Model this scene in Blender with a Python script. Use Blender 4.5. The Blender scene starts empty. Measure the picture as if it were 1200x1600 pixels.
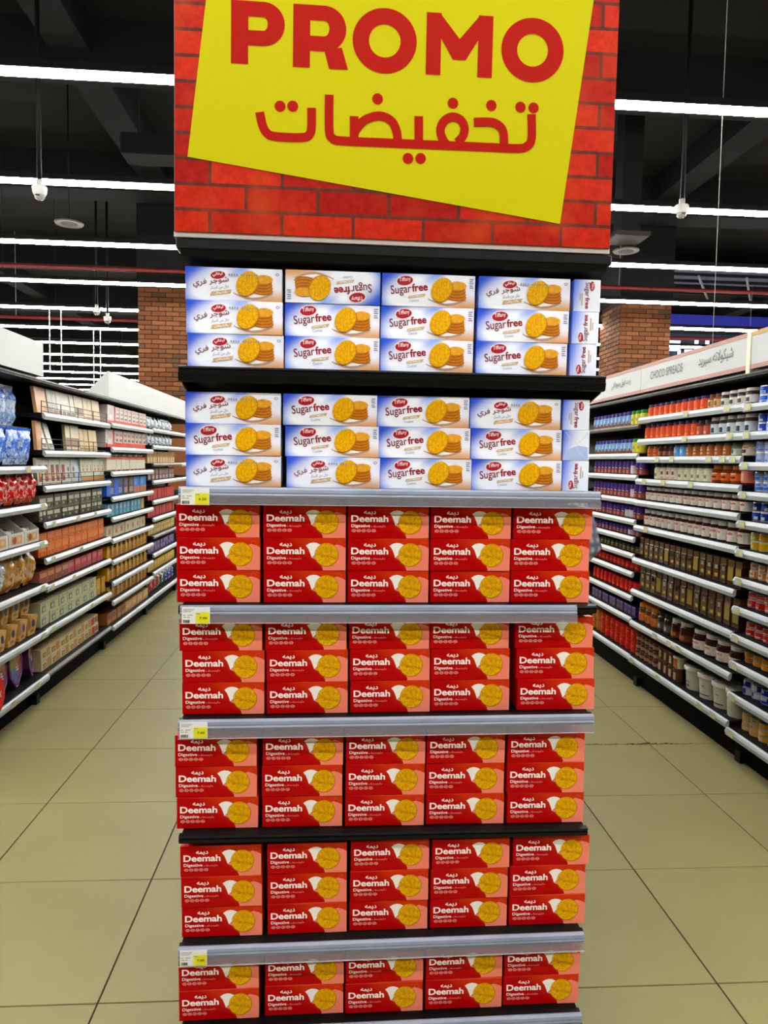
import bpy, math, random
from mathutils import Vector, Matrix
random.seed(11)
S = bpy.context.scene
C = S.collection
R = math.radians
# ------------------------------------------------------------------ camera
CAM_H = 1.5327
F_PX = 1123.67
yaw, pitch, roll = 0.0698737, 0.0709293, 0.0191916
fwd = Vector((math.sin(yaw)*math.cos(pitch), math.cos(yaw)*math.cos(pitch), -math.sin(pitch)))
rgt = Vector((math.cos(yaw), -math.sin(yaw), 0))
upv = rgt.cross(fwd)
r2 = rgt*math.cos(roll) + upv*math.sin(roll)
u2 = upv*math.cos(roll) - rgt*math.sin(roll)
cd = bpy.data.cameras.new('camera')
cd.sensor_fit = 'VERTICAL'
cd.sensor_height = 36
cd.lens = F_PX*36/1600
cd.clip_start = 0.02
cam = bpy.data.objects.new('camera', cd)
C.objects.link(cam)
cam.matrix_world = Matrix(((r2.x, u2.x, -fwd.x, 0), (r2.y, u2.y, -fwd.y, 0), (r2.z, u2.z, -fwd.z, CAM_H), (0, 0, 0, 1)))
S.camera = cam
# ------------------------------------------------------------------ world, exposure, lamp strength
w = bpy.data.worlds.new('world')
S.world = w
w.use_nodes = True
w.node_tree.nodes['Background'].inputs[0].default_value = (0.9, 0.95, 1, 1)
w.node_tree.nodes['Background'].inputs[1].default_value = 0.006
S.view_settings.view_transform = 'Standard'
S.view_settings.look = 'None'
S.view_settings.gamma = 1
S.view_settings.exposure = 0.0
S.view_settings.use_curve_mapping = False
S.cycles.max_bounces = 8
S.cycles.diffuse_bounces = 4
S.cycles.glossy_bounces = 3
LAMP = 61.0          # radiance of the ceiling light diffusers
LAMP_Z = 4.03
LAMP_Y = [5.07 + 1.953*i for i in range(-4, 13)]

# ------------------------------------------------------------------ helpers
def lin(c):
    return tuple(((v/255)/12.92 if v/255 <= 0.04045 else ((v/255+0.055)/1.055)**2.4) for v in c)
MATS = {}
def mat(name, rgb=None, rough=0.45, metal=0.0, vary=0.0, scale=30.0, emit=0.0, alpha=1.0, bump=0.0, spec=0.18, rnd=0.0):
    if name in MATS:
        return MATS[name]
    m = bpy.data.materials.new(name)
    m.use_nodes = True
    nt = m.node_tree
    b = nt.nodes['Principled BSDF']
    col = lin(rgb) + (1,)
    b.inputs['Base Color'].default_value = col
    b.inputs['Roughness'].default_value = rough
    b.inputs['Metallic'].default_value = metal
    b.inputs['Specular IOR Level'].default_value = spec
    if emit:
        b.inputs['Emission Color'].default_value = col
        b.inputs['Emission Strength'].default_value = emit
    if alpha < 1:
        b.inputs['Alpha'].default_value = alpha
    if vary or bump or rnd:
        tc = nt.nodes.new('ShaderNodeTexCoord')
        no = nt.nodes.new('ShaderNodeTexNoise')
        no.inputs['Scale'].default_value = scale
        no.inputs['Detail'].default_value = 4
        nt.links.new(tc.outputs['Object'], no.inputs['Vector'])
        src = None
        if vary:
            mr = nt.nodes.new('ShaderNodeMapRange')
            mr.inputs['From Min'].default_value = 0.3
            mr.inputs['From Max'].default_value = 0.7
            mr.inputs['To Min'].default_value = 1-vary
            mr.inputs['To Max'].default_value = 1+vary
            nt.links.new(no.outputs['Fac'], mr.inputs['Value'])
            src = mr.outputs['Result']
        if rnd:
            oi = nt.nodes.new('ShaderNodeObjectInfo')
            m2 = nt.nodes.new('ShaderNodeMapRange')
            m2.inputs['To Min'].default_value = 1-rnd
            m2.inputs['To Max'].default_value = 1+rnd
            nt.links.new(oi.outputs['Random'], m2.inputs['Value'])
            if src:
                mu = nt.nodes.new('ShaderNodeMath')
                mu.operation = 'MULTIPLY'
                nt.links.new(src, mu.inputs[0])
                nt.links.new(m2.outputs['Result'], mu.inputs[1])
                src = mu.outputs[0]
            else:
                src = m2.outputs['Result']
        if src:
            vm = nt.nodes.new('ShaderNodeVectorMath')
            vm.operation = 'SCALE'
            vm.inputs[0].default_value = col[:3]
            nt.links.new(src, vm.inputs['Scale'])
            nt.links.new(vm.outputs[0], b.inputs['Base Color'])
        if bump:
            bp = nt.nodes.new('ShaderNodeBump')
            bp.inputs['Strength'].default_value = bump
            bp.inputs['Distance'].default_value = 0.004
            nt.links.new(no.outputs['Fac'], bp.inputs['Height'])
            nt.links.new(bp.outputs[0], b.inputs['Normal'])
    MATS[name] = m
    return m

def col(rgb, rough=0.42):
    g_ = sum(rgb)/3
    rgb = tuple(int(max(0, min(255, (g_+(v-g_)*1.18)*.93))) for v in rgb)
    return mat('paint_%d_%d_%d_%d' % (rgb[0], rgb[1], rgb[2], int(rough*100)), rgb, rough, vary=0.05, scale=60)

TXT = {}
def text2d(s, bold=0.0, res=3):
    key = (s, bold, res)
    if key not in TXT:
        c = bpy.data.curves.new('glyphs', 'FONT')
        c.body = s
        c.offset = bold
        c.resolution_u = res
        o = bpy.data.objects.new('glyphs', c)
        C.objects.link(o)
        dg = bpy.context.evaluated_depsgraph_get()
        me = bpy.data.meshes.new_from_object(o.evaluated_get(dg))
        vs = [(v.co.x, v.co.y) for v in me.vertices]
        fs = [tuple(p.vertices) for p in me.polygons]
        bpy.data.objects.remove(o)
        bpy.data.curves.remove(c)
        bpy.data.meshes.remove(me)
        TXT[key] = (vs, fs)
    return TXT[key]

AR = {'ا': ('FE8D', 'FE8E', None, None), 'ب': ('FE8F', 'FE90', 'FE91', 'FE92'), 'ت': ('FE95', 'FE96', 'FE97', 'FE98'),
      'ج': ('FE9D', 'FE9E', 'FE9F', 'FEA0'), 'خ': ('FEA5', 'FEA6', 'FEA7', 'FEA8'), 'د': ('FEA9', 'FEAA', None, None),
      'ر': ('FEAD', 'FEAE', None, None), 'ز': ('FEAF', 'FEB0', None, None), 'س': ('FEB1', 'FEB2', 'FEB3', 'FEB4'),
      'ش': ('FEB5', 'FEB6', 'FEB7', 'FEB8'), 'ف': ('FED1', 'FED2', 'FED3', 'FED4'), 'ك': ('FED9', 'FEDA', 'FEDB', 'FEDC'),
      'ل': ('FEDD', 'FEDE', 'FEDF', 'FEE0'), 'م': ('FEE1', 'FEE2', 'FEE3', 'FEE4'), 'ن': ('FEE5', 'FEE6', 'FEE7', 'FEE8'),
      'ه': ('FEE9', 'FEEA', 'FEEB', 'FEEC'), 'و': ('FEED', 'FEEE', None, None), 'ي': ('FEF1', 'FEF2', 'FEF3', 'FEF4'),
      'ﻻ': ('FEFB', 'FEFC', None, None)}
def arabic(s):
    s = s.replace('لا', 'ﻻ')
    out = []
    for i, ch in enumerate(s):
        if ch not in AR:
            out.append(ch)
            continue
        prev = i > 0 and s[i-1] in AR and AR[s[i-1]][2] is not None
        nxt = i+1 < len(s) and s[i+1] in AR and AR[ch][2] is not None
        k = 3 if prev and nxt else 2 if nxt else 1 if prev else 0
        out.append(chr(int(AR[ch][k], 16)))
    return ''.join(reversed(out))

class MB:
    def __init__(self):
        self.v, self.f, self.m, self.s, self.mats = [], [], [], [], []
    def mi(self, m):
        if m not in self.mats:
            self.mats.append(m)
        return self.mats.index(m)
    def add(self, vs, fs, m, smooth=False):
        o = len(self.v)
        k = self.mi(m)
        self.v += [tuple(p) for p in vs]
        for f in fs:
            self.f.append(tuple(i+o for i in f))
            self.m.append(k)
            self.s.append(smooth)
        return self
    def box(self, x0, x1, y0, y1, z0, z1, m, bev=0.0):
        if x1 < x0:
            x0, x1 = x1, x0
        if bev <= 0:
            vs = [(x, y, z) for z in (z0, z1) for y in (y0, y1) for x in (x0, x1)]
            fs = [(0, 2, 3, 1), (4, 5, 7, 6), (0, 1, 5, 4), (2, 6, 7, 3), (0, 4, 6, 2), (1, 3, 7, 5)]
            return self.add(vs, fs, m)
        b = bev
        vs, idx = [], {}
        for sx in (0, 1):
            for sy in (0, 1):
                for sz in (0, 1):
                    for ax in range(3):
                        p = [(x0, x1)[sx], (y0, y1)[sy], (z0, z1)[sz]]
                        for a2, s2 in ((0, sx), (1, sy), (2, sz)):
                            if a2 != ax:
                                p[a2] += b if s2 == 0 else -b
                        idx[(sx, sy, sz, ax)] = len(vs)
                        vs.append(tuple(p))
        fs = []
        for ax in range(3):
            a1, a2 = [(1, 2), (2, 0), (0, 1)][ax]
            for s in (0, 1):
                q = []
                for (i, j) in ((0, 0), (1, 0), (1, 1), (0, 1)):
                    t = [0, 0, 0]
                    t[ax], t[a1], t[a2] = s, i, j
                    q.append(idx[tuple(t)+(ax,)])
                fs.append(tuple(q if s else reversed(q)))
            for i in (0, 1):
                for j in (0, 1):
                    t0, t1 = [0, 0, 0], [0, 0, 0]
                    t0[a1] = t1[a1] = i
                    t0[a2] = t1[a2] = j
                    t0[ax], t1[ax] = 0, 1
                    q = [idx[tuple(t0)+(a1,)], idx[tuple(t1)+(a1,)], idx[tuple(t1)+(a2,)], idx[tuple(t0)+(a2,)]]
                    fs.append(tuple(reversed(q)) if (i+j) % 2 == 0 else tuple(q))
        for sx in (0, 1):
            for sy in (0, 1):
                for sz in (0, 1):
                    q = [idx[(sx, sy, sz, a)] for a in range(3)]
                    fs.append(tuple(q) if (sx+sy+sz) % 2 else tuple(reversed(q)))
        return self.add(vs, fs, m)
    def lathe(self, prof, seg, m, cx=0, cy=0, z0=0, phase=0.0):
        """prof: list of (r, z[, material]) ; each span gets its own rings"""
        for (a, b) in zip(prof[:-1], prof[1:]):
            mm = b[2] if len(b) > 2 else m
            vs, fs = [], []
            for (r, z) in (a[:2], b[:2]):
                for i in range(seg):
                    t = 2*math.pi*i/seg+phase
                    vs.append((cx+r*math.cos(t), cy+r*math.sin(t), z0+z))
            if a[0] == 0:
                fs = [tuple(reversed(range(seg, 2*seg)))]
            elif b[0] == 0:
                fs = [tuple(range(seg))]
            else:
                fs = [(i, (i+1) % seg, seg+(i+1) % seg, seg+i) for i in range(seg)]
            self.add(vs, fs, mm, smooth=seg > 6 and a[0] > 0 and b[0] > 0)
        return self
    def poly(self, pts, y, m):
        return self.add([(p[0], y, p[1]) for p in pts], [tuple(range(len(pts)))], m)
    def rect(self, x0, x1, z0, z1, y, m):
        return self.poly([(x0, z0), (x1, z0), (x1, z1), (x0, z1)], y, m)
    def ell(self, cx, cz, rx, rz, y, m, rot=0.0, seg=28):
        c, s = math.cos(rot), math.sin(rot)
        pts = []
        for i in range(seg):
            t = 2*math.pi*i/seg
            a, b = rx*math.cos(t), rz*math.sin(t)
            pts.append((cx+a*c-b*s, cz+a*s+b*c))
        return self.poly(pts, y, m)
    def ring(self, cx, cz, rx, rz, ix, iz, y, m, seg=48, a0=0.0, a1=2*math.pi):
        vs, fs = [], []
        full = abs(a1-a0-2*math.pi) < 1e-6
        n = seg if full else seg+1
        for i in range(n):
            t = a0+(a1-a0)*i/seg
            vs += [(cx+rx*math.cos(t), y, cz+rz*math.sin(t)), (cx+ix*math.cos(t), y, cz+iz*math.sin(t))]
        for i in range(seg):
            j = (i+1) % n
            fs.append((2*i, 2*j, 2*j+1, 2*i+1))
        return self.add(vs, fs, m)
    def ribbon(self, pts, wd, y, m, dense=True):
        if dense and len(pts) > 2:
            q = []
            n = len(pts)
            for i in range(n-1):
                p0, p1, p2, p3 = pts[max(i-1, 0)], pts[i], pts[i+1], pts[min(i+2, n-1)]
                for k in range(4):
                    t = k/4
                    q.append(tuple(0.5*((2*p1[a])+(-p0[a]+p2[a])*t+(2*p0[a]-5*p1[a]+4*p2[a]-p3[a])*t*t+(-p0[a]+3*p1[a]-3*p2[a]+p3[a])*t**3) for a in (0, 1)))
            q.append(pts[-1])
            pts = q
        vs, fs = [], []
        n = len(pts)
        for i in range(n):
            a, b = pts[max(i-1, 0)], pts[min(i+1, n-1)]
            d = Vector((b[0]-a[0], b[1]-a[1])).normalized()
            nx, nz = -d.y*wd/2, d.x*wd/2
            vs += [(pts[i][0]+nx, y, pts[i][1]+nz), (pts[i][0]-nx, y, pts[i][1]-nz)]
        fs = [(2*i, 2*i+1, 2*i+3, 2*i+2) for i in range(n-1)]
        return self.add(vs, fs, m)
    def text(self, s, x, z, width, y, m, bold=0.0, height=None, rot=0.0, cyl=None, res=3):
        """text fitted into the given width (left at x, lowest point at z)"""
        vs, fs = text2d(s, bold, res)
        if not vs:
            return self
        x0, x1 = min(v[0] for v in vs), max(v[0] for v in vs)
        z0, z1 = min(v[1] for v in vs), max(v[1] for v in vs)
        k = width/(x1-x0)
        kz = height/(z1-z0) if height else k
        c, sn = math.cos(rot), math.sin(rot)
        out = []
        for v in vs:
            a, b = (v[0]-x0)*k, (v[1]-z0)*kz
            px, pz = x+a*c-b*sn, z+a*sn+b*c
            if cyl:
                t = px/cyl
                out.append((cyl*math.sin(t), -cyl*math.cos(t), pz))
            else:
                out.append((px, y, pz))
        return self.add(out, fs, m)
    def tube(self, p, q, r, m, seg=8):
        p, q = Vector(p), Vector(q)
        d = (q-p).normalized()
        a = d.orthogonal().normalized()
        b = d.cross(a)
        vs = []
        for e in (p, q):
            for i in range(seg):
                t = 2*math.pi*i/seg
                vs.append(tuple(e+a*r*math.cos(t)+b*r*math.sin(t)))
        fs = [(i, (i+1) % seg, seg+(i+1) % seg, seg+i) for i in range(seg)]
        fs += [tuple(reversed(range(seg))), tuple(range(seg, 2*seg))]
        return self.add(vs, fs, m, smooth=seg > 5)
    def extrude(self, prof, axis, a0, a1, m):
        """closed profile [(p,q)] extruded along 'x' (p=y,q=z) or 'y' (p=x,q=z)"""
        n = len(prof)
        vs = []
        for a in (a0, a1):
            for (p, q) in prof:
                vs.append((a, p, q) if axis == 'x' else (p, a, q))
        fs = [(i, (i+1) % n, n+(i+1) % n, n+i) for i in range(n)]
        fs += [tuple(reversed(range(n))), tuple(range(n, 2*n))]
        return self.add(vs, fs, m)
    def mesh(self, name, off=(0, 0, 0), fix=False):
        me = bpy.data.meshes.new(name)
        me.from_pydata([(a-off[0], b-off[1], c-off[2]) for a, b, c in self.v], [], self.f)
        for m in self.mats:
            me.materials.append(m)
        me.polygons.foreach_set('material_index', self.m)
        me.polygons.foreach_set('use_smooth', self.s)
        if fix:
            import bmesh
            bm = bmesh.new()
            bm.from_mesh(me)
            bmesh.ops.recalc_face_normals(bm, faces=bm.faces)
            bm.to_mesh(me)
            bm.free()
        me.update()
        return me

def link(name, me=None, parent=None, loc=(0, 0, 0), rot=(0, 0, 0), scale=None):
    o = bpy.data.objects.new(name, me)
    C.objects.link(o)
    o.parent = parent
    o.location = loc
    o.rotation_euler = rot
    if scale:
        o.scale = scale
    return o
def tag(o, label=None, cat=None, group=None, kind=None):
    if label:
        o['label'] = label
    if cat:
        o['category'] = cat
    if group:
        o['group'] = group
    if kind:
        o['kind'] = kind
    return o
def proto(name, body, children, **kw):
    d = dict(name=name, body=body, children=children)
    d.update(kw)
    return d
def put(p, label, cat, loc, rot=(0, 0, 0), group=None, scale=None):
    if 0 < abs(rot[0]) < 1:
        loc = (loc[0], loc[1], loc[2]+abs(math.sin(rot[0]))*p['d']*.5+.0005)
    o = tag(link(p['name'], p['body'], None, loc, rot, scale), label, cat, group)
    for ch in p['children']:
        c = link(ch[0], ch[1], o)
        for sub in (ch[2] if len(ch) > 2 else []):
            link(sub[0], sub[1], c)
    return o
ORD = ['first', 'second', 'third', 'fourth', 'fifth', 'sixth', 'seventh', 'eighth', 'ninth', 'tenth', 'eleventh', 'twelfth',
       'thirteenth', 'fourteenth', 'fifteenth', 'sixteenth', 'seventeenth', 'eighteenth', 'nineteenth', 'twentieth']

# ------------------------------------------------------------------ common materials
BLACK = mat('black_powder_coat', (7, 7, 8), 0.55, vary=0.2, scale=20)
SATIN = mat('black_satin_lip', (9, 10, 12), 0.35, vary=0.15, scale=20)
RAIL = mat('rail_pale_plastic', (164, 170, 170), 0.3, vary=0.04, scale=8, spec=.4)
RAILG = mat('rail_grey_plastic', (132, 138, 156), 0.25, vary=0.12, scale=9, spec=.5)
CLEAR = mat('clear_flap_plastic', (150, 146, 154), 0.2, alpha=0.42, vary=0.05, spec=.5)
WHITE = mat('white_board', (182, 184, 180), 0.5, vary=0.02, scale=6)
PAPER = mat('ticket_paper', (226, 226, 218), 0.6, vary=0.02)
TICKY = mat('ticket_yellow', (222, 214, 30), 0.6, vary=0.02)
TICKP = mat('ticket_pale_yellow', (190, 188, 110), 0.6, vary=0.02)
INK = mat('black_ink', (36, 34, 34), 0.6, vary=0.02)
LAMPM = mat('lamp_diffuser', (255, 254, 251), 0.4, emit=LAMP)
REDPIPE = mat('red_pipe_paint', (84, 18, 16), 0.5, vary=0.1)
STEEL = mat('galvanised_steel', (150, 150, 150), 0.4, metal=0.8, vary=0.1)

# ================================================================== SETTING
tile_m = mat('floor_tile_beige', (138, 130, 87), 0.42, vary=0.05, scale=2.2, rnd=0.02)
def floor_material():
    m = mat('floor_screed', (44, 38, 20), 0.6, vary=0.08, scale=3)
    return m
fl = tag(link('floor', MB().box(-14, 14, -5, 31, -0.06, -0.004, floor_material()).mesh('floor')), kind='structure')
# outlying floor sheets, same stone as the tiles but too far aside to show joints
TX0, TY0, TS = -0.6413, 1.9630, 0.6
tm = MB().box(-0.2978, 0.2978, -0.2978, 0.2978, -0.0045, 0, tile_m, 0.0012).mesh('tile')
for j in range(-3, 16):
    for i in range(-3, 5):
        link('tile', tm, fl, (TX0+(i+.5)*TS, TY0+(j+.5)*TS, 0))
side = MB()
side.box(-14, TX0-3*TS-.002, -5, 31, -0.0045, -0.0004, tile_m).box(TX0+5*TS+.002, 14, -5, 31, -0.0045, -0.0004, tile_m)
side.box(TX0-3*TS, TX0+5*TS, TY0+16*TS+.002, 31, -0.0045, -0.0004, tile_m).box(TX0-3*TS, TX0+5*TS, -5, TY0-3*TS-.002, -0.0045, -0.0004, tile_m)
link('outer_paving', side.mesh('outer_paving'), fl)
crumb = MB()
brown = mat('joint_dirt', (92, 70, 40), 0.9, vary=0.3, scale=200)
for k in range(46):
    x = 1.66+random.gauss(0.06, 0.05)
    y = TY0+3*TS+random.gauss(0, 0.007)
    s = random.uniform(.002, .007)
    crumb.box(x-s, x+s, y-s*.6, y+s*.6, 0.0002, s*.5, brown)
for k in range(70):
    x = random.uniform(1.15, 2.0)
    y = TY0+3*TS+random.gauss(0, 0.0025)
    crumb.box(x-.01, x+.01, y-.0015, y+.0015, 0.0001, .0012, brown)
tag(link('floor_dirt', crumb.mesh('floor_dirt')), 'brown crumbly dirt caught in a floor tile joint in the right aisle', 'dirt', kind='stuff')

ceil_m = mat('ceiling_dark_slab', (13, 12, 9), 0.95, vary=0.25, scale=0.8)
wall_m = mat('wall_dark_paint', (18, 17, 14), 0.85, vary=0.15, scale=1.5)
tag(link('ceiling', MB().box(-14, 14, -5, 31, 6.0, 6.1, ceil_m).mesh('ceiling')), kind='structure')
tag(link('wall_back', MB().box(-14, 14, 31, 31.1, 0, 6, wall_m).mesh('wall_back')), kind='structure')
tag(link('wall_left', MB().box(-14.1, -14, -5, 31, 0, 6, wall_m).mesh('wall_left')), kind='structure')
tag(link('wall_right', MB().box(14, 14.1, -5, 31, 0, 6, wall_m).mesh('wall_right')), kind='structure')

# ceiling beams and panels
beam_m = mat('beam_black', (4, 4, 4), 0.95, vary=0.2, scale=2)
for k, (y, z, h, d) in enumerate([(3.4, 5.55, .45, .5), (7.9, 5.5, .5, .35), (11.2, 5.45, .55, .5), (15.6, 5.45, .55, .5), (20, 5.4, .6, .5), (25, 5.4, .6, .5)]):
    tag(link('trim_%d' % (k+1), MB().box(-14, 14, y, y+d, z, z+h, beam_m).mesh('beam')), kind='structure')
for k, x in enumerate((-8.0, -2.95, 4.9, 10.5)):
    tag(link('trim_%d' % (k+7), MB().box(x, x+.4, -5, 31, 5.65, 6.0, beam_m).mesh('beam')), kind='structure')

# ------------------------------------------------------------------ brick pillars
brick_ms = [mat('pillar_brick_a', (106, 65, 38), 0.85, vary=0.10, scale=40, rnd=0.12), mat('pillar_brick_b', (92, 54, 30), 0.85, vary=0.10, scale=40, rnd=0.12),
            mat('pillar_brick_c', (72, 52, 34), 0.85, vary=0.10, scale=40, rnd=0.12)]
mortar_m = mat('pillar_mortar', (46, 28, 16), 0.9, vary=0.1)
BL, BH, JT = 0.222, 0.0745, 0.010
bmesh_cache = {}
def brick_mesh(length, m):
    k = (round(length, 3), m.name)
    if k not in bmesh_cache:
        bmesh_cache[k] = MB().box(-length/2, length/2, -0.012, 0.012, -(BH-JT)/2, (BH-JT)/2, m, 0.003).mesh('brick')
    return bmesh_cache[k]
def pillar(name, x0, wd, y0, dp, ztop, faces, zlo):
    root = tag(link(name, MB().box(x0+.012, x0+wd-.012, y0+.012, y0+dp-.012, 0, 5.6, mortar_m).mesh('pillar_core')), kind='structure')
    bk = MB().box(x0-.01, x0+wd+.01, y0-.01, y0+dp+.01, ztop+.02, 5.6, mat('pillar_head_black', (10, 10, 10), .9)).mesh('pillar_head')
    link('pillar_head', bk, root)
    # plain brick-coloured cladding below what the shelves hide
    link('pillar_plinth', MB().box(x0, x0+wd, y0, y0+dp, 0, zlo-.01, mat('pillar_plinth_brick', (100, 60, 34), .85, vary=.12, scale=12)).mesh('pillar_plinth'), root)
    n = int((ztop-zlo)/BH)
    for fc in faces:
        span = wd if fc == 'front' else dp
        for r in range(n):
            z = zlo+(r+.5)*BH
            u = -(BL/2 if r % 2 else 0)
            while u < span-.01:
                a, b = max(u, 0), min(u+BL, span)
                if b-a > .03:
                    m = random.choices(brick_ms, (6, 5, 1))[0]
                    me = brick_mesh(b-a-JT, m)
                    c = (a+b)/2
                    if fc == 'front':
                        link('brick', me, root, (x0+c, y0+.012-random.random()*.002, z))
                    else:
                        link('brick', me, root, (x0+.012-random.random()*.002, y0+dp-c, z), (0, 0, R(-90)))
                u += BL
pillar('wall_brick_pillar_left', -3.19, 0.89, 12.0, 0.9, 4.27, ['front'], 2.45)
pillar('wall_brick_pillar_right', 4.76, 0.885, 12.0, 0.92, 4.30, ['front', 'side'], 2.60)

# ------------------------------------------------------------------ ceiling light rows
def lamp_row(y, k):
    root = tag(link('linear_ceiling_light', None, None, (0, y, LAMP_Z)), ('white glowing ceiling light line, %s row seen from the front' % ORD[k-4]) if k > 3 else ('ceiling light line overhead or behind the viewpoint, %s of four rows' % ORD[k]), 'ceiling light', 'rows of linear ceiling lights')
    hs = MB().box(-12, 12, -.033, .033, .022, .075, BLACK)
    link('housing', hs.mesh('housing'), root)
    df = MB()
    x = -12.0
    while x < 11.9:
        df.box(x, x+2.394, -.033, .033, -.010, .022, LAMPM)
        x += 2.4
    link('diffuser', df.mesh('diffuser'), root)
    for xx in (-9.6, -4.8, 0, 4.8, 9.6):
        link('hanger', MB().tube((xx, 0, .07), (xx, 0, 1.95), .003, BLACK, 5).mesh('hanger'), root)
for k, y in enumerate(LAMP_Y):
    lamp_row(y, k)

# ================================================================== SHELF BAYS LEFT AND RIGHT
def rail_profile(xf, s, z, h=.039):
    q = [(.004, 0), (-.004, .001), (-.011, -.006), (-.0165, -.45*h), (-.0165, -.52*h), (-.011, -h), (-.007, -h), (.004, -.7*h)]
    return [(xf+s*a, z+b) for a, b in q]
def bay(name, label, s, xf, y0, y1, shelves, depth=.46, top=None, group=None):
    top = top or (2.024 if s > 0 else 1.995)
    """s=+1: fixture stands on the right of the aisle (front faces -x); shelves: list of (z, set-back, style)"""
    ox = xf+s*depth/2
    oy = (y0+y1)/2
    root = tag(link(name, None, None, (ox, oy, 0)), label, 'shelving', group or 'supermarket shelving bays')
    off = (ox, oy, 0)
    xb = xf+s*depth
    link('back_panel', MB().box(xb, xb+s*.02, y0, y1, .1, top-.02, BLACK).mesh('back_panel', off), root)
    link('base_plinth', MB().box(xf+s*.08, xb, y0+.002, y1-.002, 0, .135, mat('kick_plate_black', (3, 3, 3), .7, spec=.05)).mesh('base_plinth', off), root)
    for y in (y0, y1-.03):
        link('upright', MB().box(xb-s*.03, xb, y, y+.03, .1, top, BLACK).mesh('upright', off), root)
    link('foot', MB().box(xf+s*.05, xf+s*.12, y1-.05, y1, 0, .06, BLACK).mesh('foot', off), root)
    link('top_shelf', MB().box(xf+s*.0, xb, y0+.002, y1-.002, top-.035, top-.012, BLACK).extrude([(xf+s*.002, top-.030), (xf-s*.005, top-.022), (xf+s*.002, top-.014)], 'y', y0+.002, y1-.002, mat('top_trim_grey', (84, 86, 82), .3, vary=.05)).mesh('top_shelf', off), root)
    for (z, sb, style) in shelves:
        x = xf+s*sb
        sh = link('shelf', MB().box(x+s*.004, xb, y0+.004, y1-.004, z-.03, z, BLACK, .002).mesh('shelf', off), root)
        if style != 'dark':
            link('ticket_rail', MB().extrude(rail_profile(x, s, z), 'y', y0+.008, y1-.008, RAIL).mesh('ticket_rail', off, fix=True), sh)
        else:
            link('edge_trim', MB().extrude(rail_profile(x, s, z, .03), 'y', y0+.008, y1-.008, mat('dull_edge_trim', (84, 80, 66), .4)).mesh('edge_trim', off, fix=True), sh)
        if style == 'wire':
            g = MB()
            xw = x+s*.012
            for zz in (.012, .04, .072):
                g.tube((xw, y0+.02, z+zz), (xw, y1-.02, z+zz), .0022, BLACK, 5)
            n = 5
            for k in range(n):
                yy = y0+.02+(y1-y0-.04)*k/(n-1)
                g.tube((xw, yy, z), (xw, yy, z+.075), .0025, BLACK, 5)
            link('wire_guard', g.mesh('wire_guard', off), sh)
    return root

XL, XR = -1.75, 2.07
AZ = [1.69, 1.463, 1.238, 1.011, .747, .457, .182]
BZ = [1.783, 1.557, 1.34, 1.117, .895, .723, .457, .18]
CZ = [1.79, 1.60, 1.406, 1.207, 1.045, .873, .702, .531, .376, .174]
DZ = [1.804, 1.641, 1.466, 1.30, 1.105, .936, .76, .586, .403, .176]
PZ = [1.852, 1.712, 1.560, 1.413, 1.265, 1.118, .972, .823, .677, .536, .370, .181]
QZ = [1.860, 1.713, 1.593, 1.445, 1.299, 1.127, .901, .681, .460, .207]
RZ = [1.818, 1.619, 1.468, 1.302, 1.158, 1.036, .920, .791, .623, .471, .209]
LY = [3.20, 4.497, 5.79, 7.075, 8.37]
RY = [2.25, 3.545, 4.83, 6.12]
bay('shelving_bay', 'black shelving bay with snack bags, nearest on the left side', -1, XL, LY[0], LY[1], [(z, .10 if i == 0 else 0, 'dark' if i == 0 else '') for i, z in enumerate(AZ)])
bay('shelving_bay', 'black shelving bay with wire guards, second on the left side', -1, XL, LY[1], LY[2], [(z, .012, 'wire' if i < 4 else 'dark' if i == 7 else '') for i, z in enumerate(BZ)])
bay('shelving_bay', 'black shelving bay with rows of yellow cartons, third on the left side', -1, XL, LY[2], LY[3], [(z, 0, '') for z in CZ])
bay('shelving_bay', 'black shelving bay farthest along the left aisle, below the white header', -1, XL, LY[3], LY[4], [(z, 0.0, 'dark' if i in (2, 6) else '') for i, z in enumerate(DZ)])
bay('shelving_bay', 'black shelving bay stacked with small cans, nearest on the right side', 1, XR, RY[0], RY[1], [(z, 0, '') for z in PZ])
bay('shelving_bay', 'black shelving bay of spread jars under the choco spreads sign', 1, XR, RY[1], RY[2], [(z, 0.012, '') for z in QZ])
bay('shelving_bay', 'black shelving bay of jars under the peanut butter sign', 1, XR, RY[2], RY[3], [(z, 0.02, 'dark' if i == 0 else '') for i, z in enumerate(RZ)])

bay('shelving_bay', 'black shelving bay beyond the peanut butter bay, mostly hidden by the display', 1, XR, RY[3], RY[3]+1.29, [(z, 0.02, '') for z in RZ])
bay('shelving_bay', 'black shelving bay at the far end of the left aisle, mostly hidden', -1, XL, LY[4], LY[4]+1.29, [(z, 0.0, '') for z in DZ])

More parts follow.
